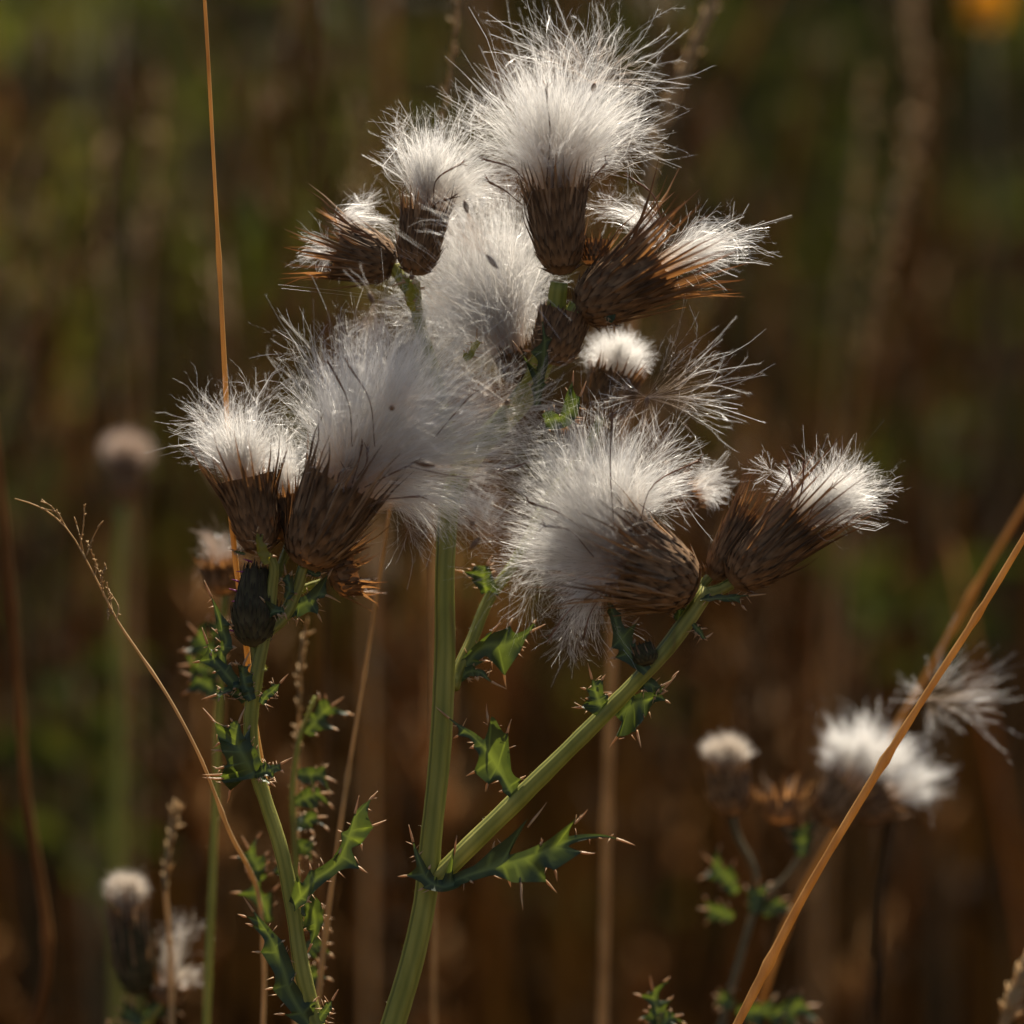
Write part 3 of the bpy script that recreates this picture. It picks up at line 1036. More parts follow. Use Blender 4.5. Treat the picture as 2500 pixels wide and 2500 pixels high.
# ================================================================ the thistle in the middle
root_main = to_ground(940, 2560, -10)
main = empty('thistle_plant', root_main, 'tall thistle with the thick upright green stem and the topmost white seed heads', 'thistle', 'thistles gone to seed')
rooted_stem(main, [(935, 2580, -10), (960, 2500, -5), (1010, 2330, 0), (1040, 2180, 5), (1052, 2050, 8), (1073, 1850, 12), (1086, 1600, 18), (1088, 1350, 30),
                   (1105, 1200, 70), (1180, 1080, 110), (1270, 980, 120), (1320, 890, 60), (1350, 800, 20), (1365, 690, 0)],
            [31, 28, 27, 27, 25, 25, 25, 24, 23, 24, 26, 30, 28, 22], root_main, n=90)
stem_part(main, [(1062, 2150, 0), (1130, 2082, -6), (1250, 1965, -10), (1400, 1818, -12), (1555, 1662, -12), (1620, 1592, -10), (1695, 1490, -6), (1728, 1440, 0)], [22, 23, 22, 20, 19, 18, 20, 18], name='branch')
stem_part(main, [(1105, 1680, 30), (1118, 1640, 50), (1150, 1570, 80), (1190, 1470, 110), (1255, 1375, 130), (1350, 1200, 160), (1440, 1085, 180), (1470, 1010, 185)], [16, 15, 14, 13, 12, 12, 11, 11], name='branch')
stem_part(main, [(1130, 1190, 120), (1095, 1050, 170), (1060, 900, 170), (1022, 780, 110), (1010, 690, 40)], [14, 13, 13, 14, 15], name='branch')
stem_part(main, [(1270, 990, 120), (1290, 950, 125), (1278, 925, 125)], [14, 13, 12], name='branch')
stem_part(main, [(1350, 820, 20), (1385, 790, 10), (1415, 750, 5)], [30, 30, 26], name='branch')
stem_part(main, [(1012, 730, 30), (985, 690, 50), (962, 650, 60)], [14, 14, 14], name='branch')
stem_part(main, [(1725, 1450, 0), (1752, 1442, 4), (1785, 1425, 10)], [16, 14, 14], name='branch')
stem_part(main, [(1725, 1450, 0), (1712, 1438, 20), (1735, 1405, 40)], [12, 11, 11], name='branch')

# the brown heads and their white fluff
head(main, (1372, 672, 0), (1352, 430, -10), 57, 78, [(1372, 300, 190, 130, 5200), (1330, 220, 170, 120, 2600), (1500, 290, 110, 110, 1500), (1200, 330, 70, 80, 900), (1390, 190, 150, 90, 1400),
     (1370, 390, 120, 50, 1500)],
     kind='dark', lean=.16, florets=[[(1330, 480, -90), (1343, 330, -110), (1334, 215, -120)], [(1275, 500, -70), (1225, 460, -80), (1195, 445, -85)], [(1430, 470, -70), (1465, 415, -85), (1480, 400, -85)],
     [(1350, 470, -90), (1352, 420, -95), (1353, 405, -95)], [(1290, 450, -80), (1250, 410, -90), (1185, 390, -90)]], label='topmost seed head with the largest upright white tuft')
head(main, (1012, 672, 25), (1042, 490, 10), 50, 60, [(1060, 380, 95, 75, 3000), (1030, 350, 75, 55, 1400), (1160, 410, 90, 80, 1800), (1130, 470, 80, 60, 900)], kind='dark', lean=.1,
     florets=[[(1060, 520, -60), (1065, 440, -75), (1125, 400, -80)], [(1040, 560, -60), (1060, 500, -70), (1100, 485, -75)]])
head(main, (965, 648, 75), (800, 600, 60), 60, 70, [(760, 615, 45, 60, 350), (900, 525, 60, 45, 900, 40)], kind='tan', lean=.3, rows=[(.2, 12, .65), (.38, 13, .75), (.55, 13, .8), (.72, 13, .75)],
     label='half empty seed head pointing left with stiff orange brown bracts')
head(main, (1410, 765, 5), (1640, 620, -5), 72, 82, [(1775, 600, 75, 70, 900), (1710, 590, 70, 60, 500), (1530, 520, 80, 50, 900, 60), (1760, 560, 55, 50, 300)], kind='tan', lean=.4,
     rows=[(.25, 12, .6), (.4, 13, .72), (.55, 14, .8), (.7, 14, .75), (.82, 13, .6)], florets=[[(1620, 560, 0), (1590, 470, 10), (1540, 435, 20)]], label='half empty seed head pointing right with sunlit orange bracts')
head(main, (1450, 650, 50), (1452, 575, 50), 34, 40, kind='tan', rows=[(.3, 10, .7), (.6, 11, .8)], lean=.6, scales=5)
head(main, (1345, 890, 15), (1385, 735, 5), 58, 62, kind='dark', rows=[(.3, 10, .5), (.5, 10, .5)], lean=.05)
head(main, (1280, 930, 120), (1248, 845, 110), 46, 52, [(1215, 735, 120, 115, 3600), (1130, 620, 120, 120, 2600), (1050, 740, 70, 110, 1200), (1250, 640, 80, 90, 1200, 60), (1120, 760, 90, 90, 1400), (1180, 520, 110, 80, 1200, 30), (1270, 620, 80, 90, 1400, 20), (1090, 560, 80, 90, 1200, 20), (1170, 760, 170, 190, 1500, 20), (1120, 850, 110, 70, 700)],
     kind='tan', lean=.1, bursts=2.5, wob=.10)
head(main, (1470, 1020, 200), (1508, 896, 200), 62, 70, [(1506, 866, 88, 66, 9000)], bursts=0, neat=True, kind='tan', lean=.1, per=9, label='small blurred seed head with a neat white dome behind the stem top')
head(main, (1700, 1435, -5), (1480, 1352, -40), 84, 112, [(1400, 1230, 160, 155, 4200), (1430, 1120, 155, 115, 3200), (1320, 1340, 90, 150, 2800), (1410, 1500, 80, 80, 1500), (1600, 1140, 110, 100, 1800, 30),
     (1570, 1230, 60, 80, 1500, 10), (1430, 1330, 110, 110, 1800, -20)], kind='dark', lean=.3, rows=[(.2, 14, .6), (.34, 15, .75), (.48, 15, .85), (.6, 14, .85), (.72, 13, .75)],
     florets=[[(1500, 1300, -150), (1490, 1130, -170), (1495, 1010, -180)], [(1560, 1290, -120), (1590, 1190, -140), (1705, 1125, -150)], [(1430, 1300, -150), (1380, 1260, -170), (1290, 1225, -180)],
     [(1450, 1360, -160), (1380, 1290, -180), (1330, 1285, -180)], [(1480, 1430, -130), (1390, 1490, -140), (1345, 1550, -140)], [(1470, 1450, -120), (1440, 1500, -130), (1425, 1555, -130)]],
     push=.34, hair_spread=1.1, bursts=1.6, label='largest seed head on the branch tip, its tuft burst open to the left')
head(main, (1735, 1415, 40), (1850, 1225, 50), 38, 44, kind='tan', lean=.2, scales=6)
head(main, (1785, 1425, 5), (1985, 1245, -5), 62, 70, [(2040, 1200, 80, 75, 3800), (1985, 1180, 75, 55, 1600, 20), (2100, 1205, 60, 55, 1400), (1905, 1165, 65, 40, 500, 20)], kind='tan', lean=.16,
     rows=[(.2, 13, .5), (.34, 14, .6), (.48, 14, .72), (.6, 14, .78), (.72, 13, .7)], florets=[[(1900, 1290, -70), (1935, 1200, -80), (1925, 1140, -80)], [(1960, 1300, -80), (1990, 1230, -85), (2030, 1190, -85)],
     [(1930, 1280, -80), (1960, 1180, -85), (1962, 1130, -85)]], label='seed head at far right of the branch with a compact white brush')
head(main, (1640, 1220, 170), (1700, 1190, 170), 40, 48, [(1735, 1180, 45, 55, 1000)], kind='tan', lean=.3, scales=5)

z8 = (900, 1600, .36232)
leaf(main, zl(*z8, [(985, 965), (880, 780), (800, 650), (700, 545), (600, 470), (450, 345)]), zlob(*z8, [(.12, 1060, 810, 16), (.3, 962, 430, 34), (.42, 795, 325, 26), (.36, 655, 815, 34), (.3, 785, 920, 18), (.7, 570, 560, 14)]), w=20, d=-15, tilt=(.3, .2))
leaf(main, zl(*z8, [(480, 1560, 0), (680, 1480, -10), (950, 1400, -30), (1150, 1335, -40), (1400, 1235, -40), (1600, 1220, -40), (1795, 1280, -40)]),
     zlob(*z8, [(.32, 1200, 990, 24), (.6, 1475, 1040, 30), (.5, 1175, 1240, 14), (.46, 1268, 1600, 34), (.4, 1040, 1718, 24), (.6, 1528, 1335, 22), (.56, 1270, 1522, 20), (.34, 958, 1562, 14), (.4, 1025, 1450, 14), (.25, 850, 1250, 12)]), w=24, d=-20, tilt=(-.1, .35))
leaf(main, zl(*z8, [(660, 1490, -5), (500, 1560, -25), (400, 1515, -25), (345, 1400, -25), (270, 1140, -25)]), zlob(*z8, [(.5, 195, 1490, 18), (.2, 595, 1215, 14)]), w=22, d=-10, tilt=(0, .8))
z9 = (1000, 1350, .36232)
leaf(main, zl(*z9, [(380, 760, 50), (440, 670, 50), (520, 620, 50), (640, 620, 55), (760, 560, 60), (915, 480, 60)]),
     zlob(*z9, [(.5, 692, 440, 34), (.8, 855, 445, 26), (.45, 652, 910, 34), (.62, 772, 662, 30), (.2, 612, 468, 26)]), w=30, d=0, tilt=(.1, .1), label='bright green sunlit leaf')
leaf(main, zl(*z9, [(330, 860, 40), (400, 800, 40), (470, 800, 30), (540, 860, 25), (655, 918, 20)]), zlob(*z9, [(.4, 445, 775, 14)]), w=16, tilt=(0, .5))
leaf(main, zl(*z9, [(515, 270, 110), (500, 150, 100), (530, 60, 100), (560, 10, 100)]), zlob(*z9, [(.4, 300, 112, 18), (.5, 545, 60, 16), (.2, 620, 320, 14)]), w=26, tilt=(.5, .2))
leaf(main, zl(*z9, [(1600, 800), (1490, 690), (1420, 560), (1370, 400), (1270, 165)]), zlob(*z9, [(.4, 1330, 670, 16), (.4, 1550, 430, 16), (.25, 1330, 720, 14), (.6, 1440, 400, 10)]), w=26, d=-40, tilt=(.4, 0))
leaf(main, zl(*z9, [(1320, 1090), (1275, 1000), (1250, 920), (1200, 740)]), zlob(*z9, [(.3, 1182, 978, 18), (.15, 1090, 1042, 22), (.5, 1320, 820, 14), (.2, 1350, 980, 18)]), w=22, d=-20, tilt=(.2, .2))
leaf(main, zl(*z9, [(1400, 1110), (1500, 1020), (1640, 975), (1795, 828)]), zlob(*z9, [(.5, 1742, 930, 22), (.3, 1560, 1312, 34), (.2, 1345, 1312, 20), (.45, 1570, 1120, 22), (.7, 1815, 795, 8)]), w=26, d=5, tilt=(0, .6))
leaf(main, zl(*z9, [(1530, 900), (1600, 880), (1680, 900), (1760, 860)]), zlob(*z9, [(.4, 1660, 1010, 16), (.5, 1730, 930, 12)]), w=24, d=0, tilt=(.2, .9))
z5 = (1200, 1000, .5176)
leaf(main, zl(*z5, [(985, 897), (1090, 890), (1190, 880), (1295, 870)]), zlob(*z5, [(.5, 1205, 948, 14), (.4, 1150, 925, 12)]), w=16, d=-25, tilt=(.1, 1.6), label='small pale leaf catching the light below the right seed head')
leaf(main, zl(*z5, [(950, 1010), (985, 1050), (1005, 1075), (1045, 1052)]), [], w=9, d=-20)
leaf(main, zl(*z5, [(880, 1000), (895, 930), (930, 880), (950, 860)]), zlob(*z5, [(.4, 740, 905, 10)]), w=14, d=20)
# dark little bud in the leaf axil and the green leaves below the top heads
bud = head(main, (1580, 1625, -25), (1562, 1565, -25), 32, 26, kind='dark', rows=[(.55, 9, .5)], lean=.5, scales=6, cupmat=M_BUD, name='bud')
leaf(main, [(1310, 990, 40), (1315, 930, 10), (1330, 860, -10), (1325, 790, -20), (1320, 740, -20)], [(.55, 1275, 855, 20), (.5, 1340, 850, 16), (.3, 1250, 830, 10)], w=17, d=-40, tilt=(.3, .1))
leaf(main, [(1330, 1030, 60), (1385, 1010, 40), (1420, 960, 40), (1432, 930, 40)], [(.5, 1400, 905, 26), (.3, 1365, 1015, 20)], w=36, d=-20, tilt=(-.2, 0))
leaf(main, [(1135, 880, 20), (1150, 865, 20), (1160, 845, 20), (1165, 800, 20)], [], w=12, d=-40, mat=M_LEAFPALE)
leaf(main, [(1010, 760, 20), (1000, 720, 0), (1000, 690, -10), (952, 700, -20)], [(.4, 1040, 700, 14), (.5, 1005, 660, 12)], w=14, d=-35, mat=M_LEAFPALE)
leaf(main, [(1460, 770, 0), (1490, 760, -10), (1520, 745, -10)], [(.6, 1500, 815, 10), (.5, 1480, 790, 10)], w=12, d=-40)

# ================================================================ the thistle on the left
root_left = to_ground(800, 2560, 10)
left = empty('thistle_plant', root_left, 'slimmer thistle left of the thick stem, with spiny leaves and a closed green bud', 'thistle', 'thistles gone to seed')
rooted_stem(left, [(795, 2580, 5), (768, 2490, 4), (738, 2370, 2), (712, 2200, 0), (685, 2070, 0), (650, 1960, 0), (622, 1870, 0), (612, 1780, 0), (626, 1650, 0), (648, 1540, -5), (664, 1440, -20), (662, 1365, -35), (640, 1350, -30)],
            [23, 20, 20, 18, 18, 17, 17, 17, 17, 17, 15, 13, 10], root_left, n=80)
stem_part(left, [(655, 1540, 0), (690, 1510, 5), (722, 1445, 10), (742, 1385, 10)], [15, 15, 14, 14], name='branch')
stem_part(left, [(640, 1640, 0), (626, 1600, 5), (622, 1570, 8)], [11, 11, 11], name='branch')
stem_part(left, [(690, 1510, 10), (720, 1450, 50), (790, 1420, 75)], [11, 10, 10], name='branch')
stem_part(left, [(670, 1420, 10), (690, 1370, 50), (708, 1320, 80)], [11, 10, 10], name='branch')
head(left, (640, 1352, -5), (592, 1135, -15), 53, 74, [(570, 1060, 105, 75, 2600), (590, 1020, 100, 60, 1300), (500, 1080, 50, 60, 600), (640, 1090, 70, 60, 800)], kind='tan', lean=.3,
     rows=[(.3, 10, .5), (.46, 11, .58), (.6, 11, .62), (.72, 11, .62)], label='left seed head with long straight tan bracts and a thin white tuft')
head(left, (738, 1382, -5), (860, 1145, -20), 78, 104, [(880, 960, 175, 155, 4200), (820, 900, 110, 90, 1600), (1010, 1060, 175, 155, 2800), (1110, 1150, 130, 120, 1600), (1080, 1270, 110, 60, 1500, 10), (960, 900, 130, 90, 1600),
     (1190, 1000, 90, 110, 800, 30), (900, 1120, 110, 90, 1200, -30), (760, 1060, 50, 90, 1000, 20), (1060, 800, 85, 90, 1300, 30), (1210, 1080, 120, 110, 1300, 0), (1180, 930, 100, 80, 700, 20)], kind='dark', lean=.12,
     rows=[(.15, 13, .55), (.28, 14, .65), (.42, 14, .72), (.56, 13, .72), (.7, 13, .6)], florets=[[(860, 1090, -120), (850, 980, -160), (805, 890, -170)], [(915, 1090, -130), (900, 970, -160), (850, 890, -170)],
     [(860, 1180, -130), (880, 1110, -140), (884, 1085, -140)], [(890, 1190, -130), (950, 1160, -140), (1020, 1125, -145)], [(930, 1220, -130), (980, 1215, -140), (1025, 1212, -140)],
     [(870, 1170, -130), (895, 1130, -140), (898, 1100, -140)], [(820, 1200, -120), (835, 1150, -130), (842, 1145, -130)], [(1000, 1140, -160), (1150, 1165, -170), (1270, 1135, -170)],
     [(1060, 1070, -150), (1110, 1010, -150), (1160, 955, -150)]], push=.36, hair_spread=1.0, bursts=1.3, root_t=.5, label='big drooping seed head whose long silky tuft spreads up and right')
head(left, (712, 1320, 85), (692, 1190, 85), 55, 66, [(690, 1130, 55, 80, 2600), (670, 1180, 45, 60, 800)], kind='tan', lean=.1, scales=6)
head(left, (800, 1405, 80), (880, 1380, 85), 62, 72, kind='tan', lean=.45, rows=[(.2, 13, .9), (.45, 14, .9), (.7, 14, .8), (.85, 12, .7)], scales=5, label='empty dark brown seed head with short spiky bracts facing right')
bud2 = head(left, (618, 1580, 5), (632, 1358, 10), 54, 34, kind='dark', bracts=False, scales=13, smooth=True, cupmat=M_BUD, name='bud', label='closed dark green bud below the left seed head')
pg = []
for q in range(8):
    b0 = P(572 + 14 * math.sin(q) + q * 5, 1540 - q * 24, -5)
    pg.append(cone(b0, b0 + W(-18 - random.random() * 8, -random.random() * 8), 3 * S, .5 * S, 4))
part('purple_floret', merge(pg), M_PURPLE, bud2, origin=pg[0]['V'][0])

z6 = (400, 1300, .31056)
leaf(left, zl(*z6, [(640, 1330), (560, 1200), (470, 1090), (400, 1000), (300, 745)]), zlob(*z6, [(.62, 220, 1025, 20), (.7, 425, 925, 18), (.8, 380, 985, 14)]), w=24, d=-20, tilt=(.4, .3))
leaf(left, zl(*z6, [(470, 1080), (450, 960), (490, 860), (460, 760), (425, 640), (318, 375)]), zlob(*z6, [(.5, 560, 735, 16), (.25, 430, 900, 12), (.45, 510, 680, 8)]), w=18, d=-10, tilt=(.1, .3))
leaf(left, zl(*z6, [(670, 1240), (590, 1205), (470, 1255), (295, 1312)]), [], w=15, d=-25, tilt=(0, .9))
leaf(left, zl(*z6, [(690, 1320), (640, 1200), (620, 1080), (680, 930)]), zlob(*z6, [(.5, 560, 1000, 12), (.35, 720, 1180, 16)]), w=22, d=-25, tilt=(.6, .1))
leaf(left, zl(*z6, [(765, 1345), (800, 1290), (860, 1240), (980, 1110)]), zlob(*z6, [(.5, 892, 1270, 10)]), w=14, d=-20, tilt=(.3, .5))
leaf(left, zl(*z6, [(720, 1930, 0), (650, 1800, -10), (580, 1650, -15), (590, 1500, -15), (640, 1370, -10)]),
     zlob(*z6, [(.55, 305, 1378, 20), (.5, 388, 1692, 16), (.4, 368, 1708, 14), (.25, 395, 1860, 20), (.15, 303, 1905, 20), (.7, 480, 1518, 14), (.75, 520, 1460, 12), (.05, 300, 1925, 12), (.1, 495, 2130, 12)]), w=42, d=-22, tilt=(.35, .1))
leaf(left, zl(*z6, [(715, 1900, 0), (790, 1880, -10), (860, 1850, -10), (1010, 1768, -10)]), zlob(*z6, [(.4, 880, 1965, 12), (.3, 790, 1780, 12)]), w=16, d=-25, tilt=(0, .8))
leaf(left, zl(*z6, [(820, 650), (870, 625), (930, 620), (970, 690)]), zlob(*z6, [(.3, 750, 500, 8)]), w=15, d=-35, tilt=(0, .7))
leaf(left, zl(*z6, [(930, 660), (1030, 600), (1130, 540), (1240, 490), (1392, 552)]), zlob(*z6, [(.6, 1335, 275, 20), (.5, 1245, 708, 20), (.7, 1200, 540, 18), (.3, 1040, 740, 12)]), w=24, d=10, tilt=(.1, .5))
leaf(left, zl(*z6, [(960, 520), (990, 440), (965, 350), (945, 245)]), zlob(*z6, [(.4, 1010, 295, 8)]), w=14, d=-20, tilt=(.3, 0))
leaf(left, zl(*z6, [(1130, 300), (1180, 330), (1285, 310)]), [], w=8, d=0)
leaf(left, zl(*z6, [(810, 250), (760, 120), (735, 20), (740, -60), (790, -100)]), zlob(*z6, [(.2, 890, 190, 10)]), w=15, d=-60, mat=M_LEAFPALE, tilt=(.4, .1), label='yellow curled leaf tip lying on the left seed head')
leaf(left, zl(*z6, [(640, 170), (600, 160), (515, 130)]), [], w=4, d=-40)
z7 = (400, 1900, .31056)
leaf(left, zl(*z7, [(1140, 1930, 0), (1010, 1720, -10), (930, 1480, -15), (850, 1280, -15), (740, 1100, -15), (625, 930, -15)]),
     zlob(*z7, [(.55, 690, 1365, 34), (.32, 785, 1662, 30), (.8, 580, 1068, 14), (.72, 640, 1140, 16), (.6, 955, 1270, 26), (.3, 1020, 1560, 24)]), w=34, d=-15, tilt=(.5, .1))
leaf(left, zl(*z7, [(1000, 1020, 0), (1080, 930, -10), (1200, 790, -15), (1340, 690, -15), (1440, 500, -15), (1490, 330, -15), (1535, 135, -15)]),
     zlob(*z7, [(.12, 1062, 660, 24), (.55, 1602, 745, 22), (.75, 1750, 328, 24), (.85, 1682, 100, 20), (.7, 1560, 570, 24), (.45, 1400, 540, 14), (.3, 1120, 985, 12)]), w=24, d=-15, tilt=(.1, .2))
leaf(left, zl(*z7, [(1040, 1000, 0), (1150, 1010, 20), (1190, 1150, 20), (1160, 1300, 20), (1100, 1420, 20)]), [], w=38, d=0, tilt=(-.5, .2))
leaf(left, zl(*z7, [(1200, 1930), (1245, 1860), (1290, 1800), (1372, 1660)]), [], w=14, d=-10)
leaf(left, zl(*z7, [(720, -40), (790, 10), (830, 30), (880, 70)]), [], w=10, d=-20, tilt=(0, 1))

# ================================================================ blurred thistles further back
def blurred_leaf(pl, x, y, d, a, L, w=20):
    ex, ey = x + math.cos(a) * L, y - math.sin(a) * L
    lb = []
    for q in range(3):
        t = .3 + .2 * q
        sg = 1 if q % 2 else -1
        lb.append((t, x + math.cos(a) * L * t + math.cos(a + sg * 1.1) * L * .45, y - math.sin(a) * L * t - math.sin(a + sg * 1.1) * L * .45, w * .8))
    leaf(pl, [(x, y, 0), ((x + ex) / 2, (y + ey) / 2 - 8, 10), (ex, ey, 5)], lb, w=w, d=d, extra=2)


rr = to_ground(735, 2560, 300)
sprig = empty('thistle_plant', rr, 'blurred leafy thistle shoot without seed heads, directly behind the left thistle stem', 'thistle', 'thistles gone to seed')
rooted_stem(sprig, [(738, 2580, 300), (728, 2300, 300), (722, 2100, 300), (716, 1900, 300), (735, 1790, 300), (770, 1700, 300)], [9, 8, 8, 7, 6, 4], rr, sides=10, n=30)
for x, y, a, L in [(745, 1790, .75, 130), (725, 1890, -.2, 100), (718, 1960, .25, 100), (716, 2020, .3, 90), (715, 2060, -.5, 70), (722, 2160, 2.3, 90), (725, 2260, .2, 90), (728, 2330, .3, 90), (729, 2420, .7, 90), (640, 2150, 2.0, 120), (660, 2250, 2.0, 150)]:
    blurred_leaf(sprig, x, y, 300, a, L, 22)

rr = to_ground(470, 1800, 480)
sprig2 = empty('thistle_plant', rr, 'blurred thistle with a fuzzy brown head, tucked behind the closed green bud', 'thistle', 'thistles gone to seed')
rooted_stem(sprig2, [(500, 2580, 480), (520, 2100, 480), (535, 1700, 470), (545, 1500, 460), (550, 1440, 460)], [10, 10, 9, 9, 9], rr, sides=10, n=30)
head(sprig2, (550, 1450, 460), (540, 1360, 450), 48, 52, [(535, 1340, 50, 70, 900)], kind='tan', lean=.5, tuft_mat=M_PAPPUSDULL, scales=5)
for x, y, a, L in [(545, 1640, 2.2, 150), (540, 1700, 2.6, 120), (538, 1560, 1.9, 60), (540, 1640, 3.0, 110)]:
    blurred_leaf(sprig2, x, y, 440, a, L, 26)

rr = to_ground(1850, 2560, 720)
tr_ = empty('thistle_plant', rr, 'blurred thistle in the lower right with a wide white tuft and a rusty empty head', 'thistle', 'thistles gone to seed')
rooted_stem(tr_, [(1740, 2580, 720), (1790, 2400, 720), (1830, 2260, 720), (1850, 2200, 720)], [9, 9, 8, 8], rr, mat=M_HERBSTEM, sides=10, n=30)
stem_part(tr_, [(1850, 2200, 720), (1840, 2120, 720), (1800, 2040, 720), (1785, 1970, 720)], [8, 8, 9, 12], mat=M_HERBSTEM, name='branch', sides=10)
stem_part(tr_, [(1850, 2200, 720), (1920, 2140, 720), (1960, 2080, 720), (1990, 2010, 720)], [8, 7, 8, 10], mat=M_HERBSTEM, name='branch', sides=10)
stem_part(tr_, [(1960, 2080, 720), (1930, 2040, 730), (1910, 2010, 730)], [7, 7, 8], mat=M_HERBSTEM, name='branch', sides=10)
stem_part(tr_, [(1990, 2010, 720), (2040, 1990, 730), (2080, 1960, 730)], [7, 7, 8], mat=M_HERBSTEM, name='branch', sides=10)
head(tr_, (1788, 1990, 720), (1776, 1868, 710), 54, 56, [(1776, 1828, 66, 44, 6000)], tuft_mat=M_PAPPUSCREAM, bursts=0, neat=True, kind='dark', lean=.05, coarse=1.5, scales=6, label='narrow blurred head with a flat pale cap')
head(tr_, (1910, 2010, 730), (1905, 1925, 730), 52, 58, kind='dark', lean=.6, rows=[(.25, 13, .8), (.5, 14, .85), (.75, 14, .8)], scales=5, label='rusty brown empty head between the white tufts')
head(tr_, (2010, 2010, 725), (2090, 1905, 715), 62, 72, [(2090, 1790, 85, 55, 2400), (2180, 1840, 85, 60, 2200), (2025, 1830, 40, 60, 900)], bursts=.3, kind='dark', lean=.15, coarse=1.5, scales=6)
head(tr_, (2080, 1985, 750), (2180, 1935, 750), 56, 66, [(2250, 1905, 60, 55, 1500)], bursts=.3, kind='dark', lean=.2, coarse=1.5, scales=6)
for x, y, a, L in [(1800, 2180, 2.3, 130), (1790, 2240, 2.9, 90), (1840, 2230, 1.4, 90), (1960, 2090, 1.6, 100), (1860, 2230, .5, 80), (1790, 2460, 2.6, 60), (1880, 2480, .2, 130), (1800, 2470, -.1, 130)]:
    blurred_leaf(tr_, x, y, 700, a, L, 26)
rr = to_ground(1610, 2580, 300)
lf = empty('thistle_plant', rr, 'green leafy thistle tip poking up at the bottom edge beside the orange stalk', 'thistle', 'thistles gone to seed')
rooted_stem(lf, [(1605, 2600, 280), (1608, 2540, 280), (1608, 2480, 280)], [8, 7, 5], rr, sides=8, n=20)
for x, y, a, L in [(1608, 2500, 1.75, 120), (1608, 2510, .5, 70), (1606, 2500, 2.4, 50)]:
    blurred_leaf(lf, x, y, 280, a, L, 20)

rr = to_ground(330, 2560, 640)
tl = empty('thistle_plant', rr, 'blurred thistle in the lower left with a round cap on a tall dark bud', 'thistle', 'thistles gone to seed')
rooted_stem(tl, [(345, 2600, 640), (345, 2520, 640), (342, 2430, 640)], [13, 13, 14], rr, sides=10, n=30)
stem_part(tl, [(345, 2520, 640), (380, 2470, 630), (405, 2440, 630)], [10, 10, 10], name='branch', sides=10)
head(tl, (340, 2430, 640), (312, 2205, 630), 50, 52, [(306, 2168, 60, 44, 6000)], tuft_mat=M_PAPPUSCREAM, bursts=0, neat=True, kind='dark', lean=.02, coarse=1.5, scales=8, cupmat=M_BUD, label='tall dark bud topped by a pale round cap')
head(tl, (400, 2450, 640), (425, 2390, 630), 40, 44, [(430, 2330, 45, 80, 700), (460, 2390, 40, 40, 600)], tuft_mat=M_PAPPUSCREAM, kind='tan', lean=.4, coarse=1.5, scales=5)
for x, y, a, L in [(345, 2500, 2.6, 80), (350, 2480, .4, 100), (340, 2530, 3.1, 90)]:
    blurred_leaf(tl, x, y, 620, a, L, 22)

rr = to_ground(300, 2000, 2000)
tf = empty('thistle_plant', rr, 'very blurred thistle head glowing pale beside the thin branched grass, far left', 'thistle', 'thistles gone to seed')
rooted_stem(tf, [(290, 2600, 2000), (285, 1900, 2000), (288, 1450, 2000), (300, 1230, 2000)], [22, 20, 18, 16], rr, sides=10, n=30)
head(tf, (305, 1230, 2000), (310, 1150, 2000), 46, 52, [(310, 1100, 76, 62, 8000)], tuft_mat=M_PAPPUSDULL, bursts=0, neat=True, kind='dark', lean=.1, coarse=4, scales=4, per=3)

# ================================================================ loose seeds caught in the fluff
def seed(hub, ach, rays, label, K=8, barb=26, blen=17, wid=1.7, bend=.2):
    """hub: pappus ring (x, y, d); ach: far end of the achene; rays: (direction degrees, spread degrees, length, count)"""
    h, a = P(*hub), P(*ach)
    e = empty('thistle_seed', h, label, 'seed', 'loose seeds caught in the fluff')
    pts = spline([h, (h + a) / 2, a], 9)
    part('achene', tube(pts, A([2.5, 5, 7, 7.8, 7.2, 4.6, 1.5]) * S * .9, 10), M_ACHENE, e, origin=h)
    geos = []
    for dg, sp, L, n in rays:
        th = np.radians(dg) + np.radians(sp) * rng.uniform(-1, 1, n)
        el = np.radians(sp * .8) * rng.uniform(-1, 1, n)
        d = np.cos(th)[:, None] * np.cos(el)[:, None] * RI + np.sin(th)[:, None] * np.cos(el)[:, None] * UP + np.sin(el)[:, None] * FW
        LL = (L * S * rng.uniform(.65, 1.1, n))[:, None]
        p0 = np.repeat(h[None], n, 0) + rng.normal(size=(n, 3)) * 1.5 * S
        p2 = p0 + d * LL + rng.normal(size=(n, 3)) * LL * bend
        p1 = p0 + d * LL * .5
        C = bez(p0, p1 + rng.normal(size=(n, 3)) * LL * .08, p2, K, .05)
        geos += [ribbons(C, HW * wid, HW * .6 * wid), barbs(C, barb, blen * S, HW * .5)]
    part('pappus', merge(geos), M_PAPPUS, e, origin=h, kind='stuff')
    return e


